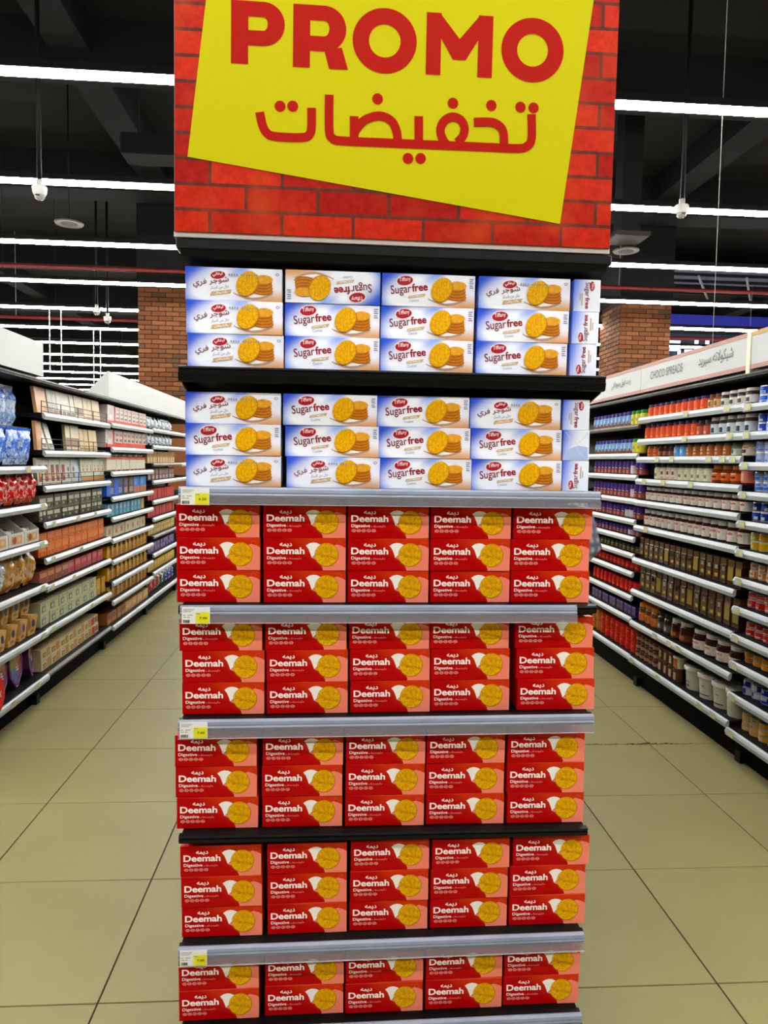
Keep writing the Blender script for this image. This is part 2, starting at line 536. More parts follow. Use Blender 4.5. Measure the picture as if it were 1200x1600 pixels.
# ------------------------------------------------------------------ header signs above the bays
PINKT = mat('header_pink_trim', (172, 126, 112), .5, vary=.04)
TANT = mat('header_tan_trim', (186, 146, 92), .5, vary=.04)
GREYL = mat('header_grey_letters', (104, 104, 102), .5, vary=.05)
FAINT = mat('header_faint_letters', (186, 184, 184), .5, vary=.05)
def header(label, s, xf, y0, y1, z0, z1, trims=None, words=()):
    ox, oy = xf+s*.1, (y0+y1)/2
    root = tag(link('header_sign', None, None, (ox, oy, z0)), label, 'sign', 'white header signs above the shelving')
    off = (ox, oy, z0)
    link('board', MB().extrude([(xf, z0), (xf, z1), (xf+s*.012, z1), (xf+s*.20, z0)], 'y', y0+.003, y1-.003, WHITE).mesh('board', off, fix=True), root)
    if trims:
        h = .022
        for zz, m in ((z0, trims[0]), (z1-h*.8, trims[1])):
            link('trim_strip', MB().box(xf-s*.0015, xf-s*.0004, y0+.003, y1-.003, zz, zz+h, m).mesh('trim_strip', off), root)
    for (txt, ynear, width, h, zb, m, bold) in words:
        # lettering is laid out flat, then turned to face the aisle
        t = MB().text(txt, 0, 0, width, 0, m, bold, height=h)
        me = t.mesh('lettering')
        link('lettering', me, root, (xf-s*.002-ox, ynear-oy, zb-z0), (0, 0, R(-90*s)))
Zb, Zt = 2.026, 2.207
header('white header sign reading choco spreads over the right shelving', 1, XR, RY[1], RY[2]-.02, Zb, Zt, (PINKT, PINKT),
       [('CHOCO SPREADS', 4.66, .44, .052, 2.10, GREYL, .010), (arabic('شيكولاته سبريد'), 4.03, .36, .075, 2.092, GREYL, .012)])
header('white header sign reading peanut butter over the right shelving', 1, XR, RY[2]-.02, RY[3], Zb, Zt, (PINKT, PINKT),
       [('PEANUT BUTTER', 5.95, .42, .052, 2.09, GREYL, .010), (arabic('زبده فول سوداني'), 5.33, .36, .07, 2.085, GREYL, .012)])
header('blank white header sign with orange upper edge at right frame border', 1, XR, RY[0], RY[1]-.035, Zb, Zt, (PINKT, TANT))
link_post = tag(link('sign_post', MB().box(XR-.004, XR+.03, RY[1]-.034, RY[1]-.001, Zb-.02, Zt+.004, mat('cream_post', (214, 210, 186), .5)).mesh('sign_post')), 'cream post between two white header signs on the right', 'post')
header('plain white header board over the nearest left shelving bay', -1, XL, LY[0], LY[1], 1.997, 2.192)
header('white header sign with faint lettering over the far left bays', -1, XL, LY[2]-.04, LY[4]+.25, 1.985, 2.183, None,
       [('- - = - -', 6.05, .30, .03, 2.085, FAINT, .01), ('- = - =', 6.72, .24, .03, 2.08, FAINT, .01), ('- - = -', 7.45, .26, .03, 2.075, FAINT, .01), ('= - -', 8.0, .18, .03, 2.07, FAINT, .01)])

# ================================================================== PRODUCTS ON THE SIDE SHELVES
def band(m, r, z0, z1, seg=16, a0=None, a1=None):
    b = MB()
    if a0 is None:
        return b.lathe([(r, z0), (r, z1)], seg, m)
    vs, fs = [], []
    n = 6
    for i in range(n+1):
        t = a0+(a1-a0)*i/n
        vs += [(r*math.sin(t), -r*math.cos(t), z0), (r*math.sin(t), -r*math.cos(t), z1)]
    fs = [(2*i, 2*i+2, 2*i+3, 2*i+1) for i in range(n)]
    return b.add(vs, fs, m, True)
def jar(name, r, h, body, lid, label, lidh=.2, lr=.88, lz=(.12, .62), words=None, patches=(), seg=16, rough=.18):
    phase = math.pi/4 if seg == 4 else 0
    k = 1.25 if seg == 4 else 1
    r_ = r*k
    zl = h*(1-lidh)
    b = MB().lathe([(0, 0), (r_*.9, 0), (r_, .05*h), (r_, zl-.10*h), (r_*lr*.93, zl-.01*h), (r_*lr*.93, zl), (0, zl)], seg, col(body, rough), phase=phase)
    ch = [('lid', MB().lathe([(0, zl-.003), (r_*lr, zl-.003), (r_*lr, h-.002), (r_*lr*.95, h), (0, h)], seg, col(lid, .4), phase=phase).mesh('lid'))]
    if label:
        subs = []
        if seg == 4:
            lb = MB().rect(-r*.72, r*.72, lz[0]*h, lz[1]*h, -r*.89, col(label, .4))
            for (a0, a1, z0, z1, c) in patches:
                lb.rect(r*a0, r*a1, z0*h, z1*h, -r*.90, col(c, .4))
        else:
            lb = band(col(label, .4), r*1.012, lz[0]*h, lz[1]*h, seg)
            for (a0, a1, z0, z1, c) in patches:
                q = band(col(c, .4), r*1.03, z0*h, z1*h, seg, a0, a1)
                lb.add(q.v, q.f, col(c, .4), True)
        for (t, wd, z, hh, c, bo) in (words or []):
            subs.append(('lettering', MB().text(t, -wd/2, z*h, wd, 0, col(c), bo, height=hh*h, cyl=r*1.045 if seg != 4 else 1000, res=2).mesh('lettering')))
        if seg != 4 or not words:
            ch.append(('label', lb.mesh('label'), subs))
        else:
            ch.append(('label', lb.mesh('label')))
    return proto(name, b.mesh(name), ch, w=2*r, d=2*r, h=h)
def can(name, r, h, c, patches=(), rim=(190, 190, 186)):
    b = MB().lathe([(0, .002), (r*.94, .002), (r*.98, 0), (r, .004), (r, h-.004), (r*.98, h), (r*.93, h), (r*.92, h-.003), (0, h-.003)], 16, mat('can_rim', rim, .3, metal=.7, vary=.05))
    lb = band(col(c, .32), r*1.01, .006, h-.006, 16)
    for (a0, a1, z0, z1, cc) in patches:
        q = band(col(cc, .32), r*1.03, .006+(h-.012)*z0, .006+(h-.012)*z1, 16, a0, a1)
        lb.add(q.v, q.f, col(cc, .32), True)
    return proto(name, b.mesh(name), [('label', lb.mesh('label'))], w=2*r, d=2*r, h=h)
def carton(name, wd, dp, h, c, rects=(), discs=(), rough=.4, words=()):
    b = MB().box(-wd/2, wd/2, -dp/2, dp/2, 0, h, col(c, rough), .0015)
    y = -dp/2
    ch = []
    if rects or discs:
        lb = MB()
        for i, (u0, v0, u1, v1, cc) in enumerate(rects):
            lb.rect(-wd/2+u0*wd, -wd/2+u1*wd, v0*h, v1*h, y-.0005-.0003*i, col(cc, rough))
        for i, (u, v, rr, cc) in enumerate(discs):
            lb.ell(-wd/2+u*wd, v*h, rr*wd, rr*wd, y-.002-.0003*i, col(cc, rough), seg=14)
        subs = []
        for (t, u, v, tw, cc, bo) in words:
            subs.append(('lettering', MB().text(t, -wd/2+u*wd, v*h, tw*wd, y-.003, col(cc), bo, res=2).mesh('lettering')))
        ch.append(('label', lb.mesh('label'), subs))
    return proto(name, b.mesh(name), ch, w=wd, d=dp, h=h)
def film(c, others, rough):
    """glossy printed film: base colour with blotches of the other print colours"""
    key = 'film_%d_%d_%d_%d_%d_%d' % (c+others[0])
    if key in MATS:
        return MATS[key]
    m = mat(key, c, rough, spec=.5)
    nt = m.node_tree
    b = nt.nodes['Principled BSDF']
    tc = nt.nodes.new('ShaderNodeTexCoord')
    prev = None
    for k, o in enumerate(others):
        no = nt.nodes.new('ShaderNodeTexNoise')
        no.inputs['Scale'].default_value = 32+17*k
        no.inputs['Detail'].default_value = 3
        mp = nt.nodes.new('ShaderNodeMapping')
        mp.inputs['Location'].default_value = (k*3.1, k*1.7, k*5.3)
        mp.inputs['Scale'].default_value = (1, 1, .6)
        nt.links.new(tc.outputs['Object'], mp.inputs[0])
        nt.links.new(mp.outputs[0], no.inputs['Vector'])
        mr = nt.nodes.new('ShaderNodeMapRange')
        mr.inputs['From Min'].default_value = .56
        mr.inputs['From Max'].default_value = .62
        nt.links.new(no.outputs['Fac'], mr.inputs['Value'])
        mx = nt.nodes.new('ShaderNodeMix')
        mx.data_type = 'RGBA'
        nt.links.new(mr.outputs[0], mx.inputs[0])
        if prev is None:
            mx.inputs[6].default_value = lin(c)+(1,)
        else:
            nt.links.new(prev, mx.inputs[6])
        mx.inputs[7].default_value = lin(o)+(1,)
        prev = mx.outputs[2]
    nt.links.new(prev, b.inputs['Base Color'])
    bp = nt.nodes.new('ShaderNodeBump')
    bp.inputs['Strength'].default_value = .5
    bp.inputs['Distance'].default_value = .01
    nw = nt.nodes.new('ShaderNodeTexNoise')
    nw.inputs['Scale'].default_value = 40
    nt.links.new(tc.outputs['Object'], nw.inputs['Vector'])
    nt.links.new(nw.outputs['Fac'], bp.inputs['Height'])
    nt.links.new(bp.outputs[0], b.inputs['Normal'])
    return m
def pouch(name, wd, h, dp, bands, seed=0, rough=.22, spots=()):
    rr = random.Random(seed)
    nx, nz = 10, 12
    b = MB()
    grid = {}
    for sd in (-1, 1):
        for j in range(nz+1):
            for i in range(nx+1):
                u, v = i/nx*2-1, j/nz
                t = (1-abs(u)**3)*min(1, (1-v)*4.5)*min(1, .25+v*3)
                x = u*wd/2*(1-.07*math.sin(math.pi*v))+rr.gauss(0, .002)
                y = sd*dp/2*max(t, .02)*(1+rr.gauss(0, .14))
                z = v*h+(rr.gauss(0, .0025) if j else 0)
                grid[(sd, i, j)] = (x, y, z)
    ids = {k: n for n, k in enumerate(grid)}
    b.v = [grid[k] for k in grid]
    for sd in (-1, 1):
        for j in range(nz):
            for i in range(nx):
                v = (j+.5)/nz
                c = bands[-1][1]
                for (vm, cc) in bands:
                    if v <= vm:
                        c = cc
                        break
                q = [ids[(sd, i, j)], ids[(sd, i+1, j)], ids[(sd, i+1, j+1)], ids[(sd, i, j+1)]]
                if sd > 0:
                    q.reverse()
                b.f.append(tuple(q))
                b.m.append(b.mi(film(c, spots[1], rough) if spots else col(c, rough)))
                b.s.append(True)
    crimp = MB().box(-wd/2, wd/2, -.0025, .0025, h-.002, h+.012, col(bands[-1][1], rough))
    return proto(name, b.mesh(name), [('crimped_seal', crimp.mesh('crimped_seal'))], w=wd, d=dp, h=h)

def room(Z, i):
    return Z[i-1] if i else None
def fill(s, xf, z, y, items, shelf, bayname, group, setback=.035, znext=None):
    """items in order from the near end: (proto, count, description, category, options)"""
    for (p, n, desc, cat, o) in items:
        gap = o.get('gap', .006)
        tiers = o.get('tiers', 1)
        zr = (znext-.041) if znext else 1.95
        slope = max(0, (CAM_H-zr)/abs(xf))
        kz = min(1, (zr-slope*(setback+p['d']*.55)-z-.006)/(p['h']*tiers))
        y += o.get('skip', 0)
        for i in range(n):
            for t in range(tiers):
                lab = desc
                if n > 1:
                    lab = '%s %s from near end' % (ORD[i], desc)
                if tiers > 1:
                    lab = ['lower', 'middle' if tiers == 3 else 'upper', 'upper'][t]+' '+lab
                lab += ', %s shelf, %s' % (shelf, bayname)
                loc = (xf+s*(setback+o.get('back', 0)+p['d']/2+random.uniform(0, .006)), y+p['w']/2, z+t*(p['h']*kz+.0005)+.0006)
                sc = (1, 1, kz) if kz < 1 else None
                put(p, lab, cat, loc, (0, o.get('lean', 0), R(-90*s)+random.gauss(0, o.get('turn', .02))) if not o.get('leanx') else (R(o['leanx']), 0, R(-90*s)), group, sc)
            y += p['w']+gap
    return y

# ---- right, nearest bay: small stacked cans
c_blue = can('can', .034, .056, (34, 74, 182), [(-.7, .6, .5, .95, (60, 120, 214)), (-.9, .9, .08, .42, (190, 206, 236)), (.1, .8, .15, .32, (52, 94, 190))])
c_blue2 = can('can', .034, .056, (40, 84, 190), [(-.8, .2, .4, .9, (168, 194, 232)), (-.2, .7, .1, .4, (220, 226, 236))])
c_pale = can('can', .034, .056, (176, 190, 222), [(-.6, .1, .25, .95, (68, 116, 206)), (-.9, .9, .06, .2, (80, 124, 206))])
c_pale2 = can('can', .034, .056, (186, 196, 220), [(-.9, .9, .1, .5, (66, 112, 196)), (-.3, .5, .6, .9, (90, 130, 206))])
c_navy = can('can', .034, .056, (24, 52, 130), [(-.4, .6, .3, .8, (60, 100, 180)), (.2, .9, .1, .5, (214, 206, 190))])
c_yell = can('can', .034, .060, (208, 170, 22), [(-.9, .2, .1, .95, (208, 214, 110)), (-.7, .3, .2, .5, (224, 222, 190)), (.5, 1.0, .2, .8, (222, 150, 30))])
c_oran = can('can', .034, .062, (214, 120, 40), [(-.8, .3, .1, .95, (226, 214, 180)), (-.5, .1, .45, .8, (196, 92, 40)), (.5, 1., .1, .9, (214, 160, 80))])
c_red = can('can', .034, .062, (198, 34, 26), [(-.7, .5, .1, .45, (222, 196, 180)), (-.3, .6, .55, .85, (224, 120, 96)), (-.9, -.5, .1, .9, (206, 60, 40))])
c_red2 = can('can', .034, .062, (202, 42, 28), [(-.2, .8, .1, .35, (226, 206, 190)), (-.8, -.2, .3, .9, (224, 150, 130))])
c_amb = can('can', .034, .060, (214, 140, 34), [(-.8, .4, .1, .9, (222, 176, 66)), (-.5, .4, .3, .6, (224, 120, 30))])
c_roy = can('can', .036, .070, (38, 44, 150), [(-.1, .9, .08, .95, (206, 206, 200)), (-.9, .0, .08, .3, (200, 206, 220))])
c_roy2 = can('can', .036, .070, (206, 206, 200), [(.1, .9, .08, .95, (38, 44, 150)), (-.9, .2, .08, .5, (44, 54, 160))])
c_crm = can('can', .036, .044, (220, 170, 66), [(-.9, .3, .15, .85, (214, 190, 150)), (-.5, .1, .35, .7, (170, 92, 50))])
c_crm2 = can('can', .036, .044, (216, 156, 40), [(-.2, .8, .2, .8, (224, 200, 140))])
rows = [(c_blue, 'blue can'), (c_blue2, 'blue and white can'), (c_pale, 'pale blue can'), (c_pale2, 'pale blue banded can'), (c_navy, 'navy blue can'), (c_yell, 'yellow can'),
        (c_oran, 'orange and cream can'), (c_red, 'red can'), (c_red2, 'red and white can'), (c_amb, 'amber orange can'), (c_roy, 'royal blue and white can'), (c_crm, 'cream and orange can')]
SH = ['top']+ORD[1:]
alt = {3: c_pale, 5: None, 10: c_roy2, 11: c_crm2}
for i, (p, d) in enumerate(rows):
    y = RY[1]-.012-(p['w']+.004)*6
    last = i == 11
    if i in (10, 11):
        q = alt[i]
        yy = y
        for k in range(3):
            yy = fill(1, XR, PZ[i], yy, [(p, 1, d+' of pair %s' % ORD[k], 'can', dict(tiers=3 if last else 2, gap=.004, turn=.5)), (q, 1, d+' reversed in pair %s' % ORD[k], 'can', dict(tiers=3 if last else 2, gap=.004, turn=.5))], 'bottom' if last else SH[i], 'stacked cans bay', 'cans in the stacked cans bay', .05, room(PZ, i))
    else:
        fill(1, XR, PZ[i], y, [(p, 6, d, 'can', dict(tiers=2, gap=.004, turn=.35))], SH[i], 'stacked cans bay', 'cans in the stacked cans bay', .05, room(PZ, i))

# ---- right, choco spreads bay
j_or = jar('spread_jar', .037, .105, (206, 74, 22), (70, 50, 92), (214, 84, 24), .17, .9, (.08, .74), patches=[(-.5, .5, .12, .22, (226, 130, 60))])
j_wh = jar('spread_jar', .037, .112, (52, 44, 38), (220, 216, 208), (216, 212, 204), .16, .96, (.1, .58), patches=[(-.35, .45, .16, .42, (50, 48, 46)), (-.7, .7, .6, .68, (70, 66, 60))])
j_wh2 = jar('spread_jar', .039, .11, (70, 58, 46), (206, 200, 186), (206, 214, 216), .18, .9, (.08, .6), patches=[(-.2, .5, .12, .4, (44, 48, 56))])
j_sb = jar('spread_jar', .033, .092, (150, 92, 50), (104, 70, 44), (196, 156, 106), .2, .72, (.1, .62), patches=[(-.4, .4, .2, .5, (120, 70, 36))])
j_sb2 = jar('spread_jar', .034, .09, (120, 60, 40), (62, 44, 36), (176, 80, 56), .22, .8, (.1, .62), patches=[(-.4, .4, .1, .3, (200, 150, 110))])
j_car = jar('spread_jar', .038, .088, (160, 88, 26), (120, 76, 40), (168, 96, 30), .16, .86, (.06, .8), patches=[(-.5, .3, .46, .56, (220, 190, 150)), (-.4, .35, .22, .30, (220, 190, 150)), (-.3, .2, .6, .7, (206, 150, 100))])
j_lb = jar('spread_jar', .036, .088, (96, 150, 206), (110, 120, 140), (110, 168, 220), .14, .9, (.08, .8), patches=[(-.4, .4, .3, .6, (180, 206, 230))])
j_dk = jar('spread_jar', .034, .088, (70, 44, 30), (58, 56, 46), (130, 50, 34), .2, .85, (.12, .5), patches=[(-.4, .4, .2, .4, (90, 110, 60))])
j_o3 = jar('spread_jar', .038, .09, (190, 96, 26), (180, 120, 40), (206, 104, 30), .18, .9, (.1, .75), patches=[(-.6, .6, .3, .4, (150, 60, 30))])
j_tan = jar('spread_jar', .05, .10, (176, 158, 120), (120, 112, 90), (218, 206, 184), .12, .9, (.06, .66), patches=[(-.45, .35, .22, .46, (70, 44, 40)), (-.7, .6, .56, .64, (196, 90, 70))])
j_gl = jar('spread_jar', .045, .10, (120, 122, 104), (70, 72, 60), (196, 204, 188), .14, .9, (.08, .55), patches=[(-.5, .1, .2, .5, (70, 80, 66))])
j_cr = jar('spread_jar', .0385, .115, (206, 202, 168), (42, 52, 36), (216, 212, 182), .18, .92, (.06, .72), patches=[(-.3, .4, .2, .42, (150, 160, 110)), (-.2, .3, .25, .36, (90, 80, 50))])
j_cr2 = jar('spread_jar', .0385, .115, (206, 190, 168), (42, 46, 36), (216, 200, 178), .18, .92, (.06, .72), patches=[(-.3, .4, .34, .54, (92, 58, 40)), (-.4, .5, .08, .22, (206, 150, 140))])
j_o4 = jar('spread_jar', .045, .118, (120, 56, 22), (196, 118, 40), (212, 100, 30), .22, .82, (.16, .56), patches=[(-.5, .5, .28, .40, (60, 34, 24)), (-.6, .6, .5, .56, (230, 200, 150))])
j_pk = jar('spread_jar', .045, .11, (120, 40, 36), (196, 150, 130), (206, 120, 100), .15, .9, (.1, .7), patches=[(-.6, .2, .2, .6, (220, 176, 150))])
NUT = [('nutella', .05, .40, .13, (196, 40, 30), .02)]
npat = [(-.95, -.15, .10, .28, (120, 66, 40)), (.3, .8, .12, .3, (200, 206, 186))]
j_nu = jar('hazelnut_spread_jar', .041, .122, (54, 28, 18), (218, 214, 202), (222, 214, 200), .21, .9, (.08, .60), words=NUT, patches=npat)
j_nu2 = jar('hazelnut_spread_jar', .048, .135, (54, 28, 18), (218, 214, 202), (222, 214, 200), .21, .9, (.08, .60), words=[('nutella', .06, .40, .13, (196, 40, 30), .02)], patches=npat)
j_nu3 = jar('hazelnut_spread_jar', .062, .185, (50, 26, 18), (216, 214, 202), (218, 212, 196), .17, .88, (.1, .52), words=[('nutella', .078, .36, .11, (190, 50, 40), .02)], patches=[(-.9, -.1, .12, .3, (130, 60, 40)), (.25, .75, .12, .26, (190, 190, 170))])
j_ch = jar('spread_jar', .053, .17, (62, 32, 22), (214, 210, 196), (92, 50, 30), .16, .9, (.12, .42), patches=[(-.5, .6, .18, .36, (176, 100, 40))])
j_dk2 = jar('spread_jar', .045, .155, (48, 40, 36), (44, 38, 34), (86, 80, 76), .2, .85, (.15, .5), patches=[(-.2, .4, .2, .4, (170, 160, 150))])
j_ol = jar('spread_jar', .045, .16, (110, 62, 30), (206, 130, 40), (196, 120, 50), .2, .92, (.1, .5), patches=[(-.5, .3, .15, .4, (150, 70, 30))])
cf_pat = [(-.6, .6, .50, .74, (64, 40, 24)), (-.3, .5, .52, .68, (196, 186, 160)), (-.2, .6, .22, .34, (190, 160, 60))]
j_cof = jar('coffee_jar', .034, .138, (56, 36, 20), (88, 62, 26), (84, 58, 24), .2, .92, (.16, .76), patches=cf_pat, seg=4)
j_cof2 = jar('coffee_jar', .034, .138, (56, 36, 20), (88, 62, 26), (150, 124, 54), .2, .92, (.2, .74), seg=4)
j_cog = jar('coffee_jar', .039, .165, (60, 38, 20), (92, 66, 26), (84, 62, 28), .2, .92, (.16, .76), patches=cf_pat, seg=4)
j_cog2 = jar('coffee_jar', .039, .165, (60, 38, 20), (92, 66, 26), (140, 116, 50), .2, .92, (.2, .74), seg=4)
def pail(name, r, h, patches=(), c=(200, 198, 176), lc=(232, 230, 214)):
    b = MB().lathe([(0, 0), (r*.80, 0), (r*.92, h*.86), (0, h*.86)], 20, col(c, .4))
    lid = MB().lathe([(0, h*.82), (r, h*.82), (r*1.03, h*.86), (r*1.03, h*.95), (r*.97, h), (r*.9, h-.004), (0, h-.004)], 20, col(lc, .4))
    ch = [('lid', lid.mesh('lid'))]
    if patches:
        lb = MB()
        for (a0, a1, z0, z1, cc) in patches:
            rr = r*(.815+.13*z1/.86)
            q = band(col(cc), rr, z0*h, z1*h, 16, a0, a1)
            lb.add(q.v, q.f, col(cc), True)
        ch.append(('label', lb.mesh('label')))
    return proto(name, b.mesh(name), ch, w=2*r, d=2*r, h=h)
pl_a = pail('white_pail', .078, .165, [(-.8, .3, .12, .2, (120, 90, 110)), (-.5, .4, .32, .36, (90, 90, 90))])
pl_b = pail('white_pail', .074, .165, [(-.9, .9, .14, .18, (50, 60, 50)), (-.9, -.4, .16, .3, (40, 46, 36)), (.1, .5, .5, .53, (90, 90, 90))])
pl_c = pail('white_pail', .062, .185)
pl_d = pail('white_pail', .05, .12, [(-.7, .5, .1, .8, (176, 96, 50))])
tub = pail('chocolate_tub', .034, .105, [(-.5, .5, .15, .7, (186, 168, 130)), (-.2, .2, .5, .62, (80, 50, 34))], c=(92, 62, 44), lc=(96, 58, 44))
tub_s = jar('chocolate_cup', .03, .062, (66, 42, 32), (92, 52, 40), (150, 120, 96), .25, 1.0, (.2, .6))
g = 'jars in the choco spreads bay'
bn = 'choco spreads bay'
def Q(i, items, sb=.045):
    fill(1, XR, QZ[i], RY[1]+.02, items, 'bottom' if i == 9 else SH[i], bn, g, sb, room(QZ, i))
SJ = 'jar'
Q(0, [(j_wh, 4, 'white lidded black jar', SJ, {}), (j_sb, 2, 'small brown jar', SJ, {}), (j_or, 10, 'orange jar with purple lid', SJ, dict(gap=.004))])
Q(1, [(j_wh2, 5, 'white lidded brown jar', SJ, {}), (j_sb2, 2, 'small red-brown jar', SJ, {}), (j_or, 9, 'orange jar with purple lid', SJ, dict(gap=.005))])
Q(2, [(j_tan, 1, 'wide tan jar with printed label', SJ, {}), (j_gl, 1, 'glass jar with pale label', SJ, {}), (j_car, 6, 'caramel brown jar', SJ, dict(gap=.005)), (j_lb, 2, 'light blue jar', SJ, {}), (j_dk, 3, 'dark brown jar', SJ, {}), (j_o3, 2, 'amber orange jar', SJ, {})])
Q(3, [(j_pk, 1, 'pink labelled jar', SJ, {}), (j_o4, 3, 'orange lidded brown jar', SJ, {}), (j_cr, 5, 'cream jar with dark lid', SJ, dict(gap=.003)), (j_cr2, 3, 'cream jar with brown picture', SJ, dict(gap=.003)), (j_cr, 1, 'farther cream jar with dark lid', SJ, dict(gap=.003))])
Q(4, [(j_nu, 14, 'white lidded hazelnut spread jar', SJ, dict(gap=.006, turn=.15))])
Q(5, [(j_nu2, 2, 'large white lidded hazelnut spread jar', SJ, dict(turn=.1)), (j_nu, 12, 'white lidded hazelnut spread jar', SJ, dict(gap=.004, turn=.15))])
for (i, a, b, n) in ((6, j_cof, j_cof2, 17), (7, j_cog, j_cog2, 15)):
    yy = RY[1]+.02
    for k in range(n):
        p = b if k in (0, 1, 6, 11) else a
        loc = (XR+.045+p['d']/2, yy+p['w']/2+.002, QZ[i]+.0005)
        put(p, '%s brown and gold square jar from near end, %s shelf, choco spreads bay' % (ORD[k], SH[i]), SJ, loc, (0, 0, R(-90)+random.gauss(0, .03)), g)
        yy += p['w']+(.0065 if i == 6 else .0045)
Q(8, [(j_nu3, 4, 'tall white lidded hazelnut spread jar', SJ, dict(gap=.005, turn=.12)), (j_ch, 2, 'white lidded chocolate jar', SJ, dict(skip=.045, gap=.004)), (j_dk2, 2, 'black lidded dark jar', SJ, dict(gap=.004)), (j_ol, 3, 'orange lidded jar', SJ, dict(gap=.004))])
Q(9, [(pl_c, 1, 'narrow plain white pail', 'pail', {}), (pl_b, 2, 'white pail with green print', 'pail', dict(gap=.01)), (pl_a, 1, 'wide white pail', 'pail', {}), (tub, 3, 'beige and brown chocolate tub', 'tub', dict(tiers=2, skip=.094)), (tub_s, 5, 'small brown chocolate cup', 'tub', dict(tiers=3))], .04)
put(tub, 'single chocolate tub under a small white pail, bottom shelf, choco spreads bay', 'tub', (XR+.075, RY[1]+.69, QZ[9]+.0006), (0, 0, R(-90)), g, (1, 1, .76))
put(pl_d, 'small white pail with orange print standing atop a chocolate tub', 'pail', (XR+.085, RY[1]+.69, QZ[9]+.0825), (0, 0, R(-90)), g, (.9, .9, .62))

# ---- right, peanut butter bay
j_bl = jar('peanut_butter_jar', .034, .105, (130, 84, 60), (60, 56, 126), (128, 168, 206), .2, .92, (.2, .74), patches=[(-.5, .2, .26, .6, (196, 206, 214)), (-.1, .5, .2, .36, (110, 60, 46))])
j_gr = jar('peanut_butter_jar', .036, .105, (190, 160, 60), (46, 128, 40), (202, 196, 70), .22, .92, (.1, .76), patches=[(-.5, .5, .3, .5, (150, 150, 50))])
j_pu = jar('peanut_butter_jar', .034, .098, (146, 78, 70), (74, 46, 118), (76, 48, 116), .34, .95, (.42, .66), patches=[(-.5, .5, .08, .34, (176, 110, 96)), (-.6, .6, .44, .50, (200, 180, 200))])
j_pw = jar('peanut_butter_jar', .034, .098, (176, 150, 140), (74, 46, 118), (206, 200, 204), .34, .95, (.1, .66))
j_gn = jar('peanut_butter_jar', .034, .088, (96, 76, 36), (34, 44, 34), (60, 66, 40), .28, .95, (.3, .7), patches=[(-.4, .4, .1, .4, (130, 100, 40)), (-.6, .6, .5, .58, (190, 190, 150))])
j_rd = jar('peanut_butter_jar', .036, .095, (160, 44, 24), (196, 34, 22), (198, 44, 26), .3, .95, (.1, .66), patches=[(-.5, .5, .12, .22, (120, 60, 30)), (-.5, .5, .4, .5, (220, 120, 90))])
j_rt = jar('peanut_butter_jar', .037, .112, (170, 36, 20), (200, 36, 24), (196, 38, 24), .28, .95, (.1, .68), patches=[(-.5, .4, .16, .34, (214, 110, 70))])
b_nv = carton('biscuit_carton', .066, .05, .10, (48, 38, 96), [(.1, .5, .9, .8, (70, 56, 130)), (.2, .12, .8, .42, (120, 80, 60)), (.1, .82, .9, .9, (160, 150, 180))])
t_rd = jar('tall_red_tin', .045, .115, (176, 32, 20), (200, 44, 28), (198, 40, 24), .16, .98, (.06, .8), patches=[(-.5, .5, .2, .4, (150, 60, 40)), (-.5, .5, .6, .68, (214, 120, 90))])
t_or = jar('tall_red_tin', .045, .115, (170, 96, 36), (190, 110, 40), (186, 110, 50), .16, .98, (.06, .8))
g = 'jars in the peanut butter bay'
bn = 'peanut butter bay'
def RR(i, items, sb=.05):
    fill(1, XR, RZ[i], RY[2]+.02, items, 'bottom' if i == 10 else SH[i], bn, g, sb, room(RZ, i))
RR(0, [(j_gr, 3, 'yellow jar with green lid', SJ, dict(skip=.02)), (j_bl, 10, 'blue lidded jar', SJ, {})])
RR(1, [(j_gr, 2, 'yellow jar with green lid', SJ, dict(skip=.05)), (j_bl, 10, 'blue lidded jar', SJ, {})])
for i in (2, 3, 4, 5):
    RR(i, [(j_pu, 2, 'near purple lidded jar', SJ, dict(gap=.004)), (j_pw, 1 if i != 4 else 2, 'white labelled purple jar', SJ, dict(gap=.004)), (j_pu, 10, 'purple lidded jar', SJ, dict(gap=.004))])
RR(6, [(j_gn, 12, 'dark green lidded jar', SJ, {})])
RR(7, [(j_rd, 11, 'red lidded jar', SJ, dict(gap=.005))])
RR(8, [(j_rt, 11, 'tall red jar', SJ, dict(gap=.005))])
RR(9, [(b_nv, 12, 'dark purple carton', 'carton', {})])
RR(10, [(t_rd, 7, 'red tin', 'tin', dict(tiers=2)), (t_or, 2, 'orange brown tin', 'tin', dict(tiers=2))])

# ---- left, nearest bay: bags
g = 'goods in the nearest left bay'
bn = 'nearest left bay'
def A(i, items, y, sb=.05):
    fill(-1, XL, AZ[i], y, items, 'bottom' if i == 6 else SH[i], bn, g, sb)
W1, BL1 = (196, 206, 222), (44, 102, 208)
p_b1 = [pouch('sweet_bag', .13, .225, .07, [(.1, W1), (.3, (150, 176, 214)), (.66, W1), (.9, BL1), (1, (190, 204, 226))], k, .2, (.35, [W1, W1, (90, 140, 214), (120, 150, 190)])) for k in (1, 2)]
p_b2 = [pouch('sweet_bag', .15, .20, .06, [(.2, W1), (.4, (140, 166, 200)), (1, BL1)], k, .2, (.28, [W1, W1, (60, 110, 200), (30, 70, 170)])) for k in (3, 4)]
p_r = [pouch('sweet_bag', .115, .172, .075, [(.15, (200, 70, 20)), (.55, (196, 24, 14)), (.7, (206, 60, 50)), (1, (190, 16, 14))], k, .15, (.12, [(226, 150, 130), (214, 90, 40), (224, 196, 190)])) for k in (5, 6)]
p_am = [pouch('biscuit_bag', .12, .20, .085, [(.25, (206, 126, 26)), (.7, (206, 170, 120)), (1, (204, 140, 30))], k, .18, (.25, [(222, 196, 150), (170, 96, 40), (214, 150, 50)])) for k in (7, 8)]
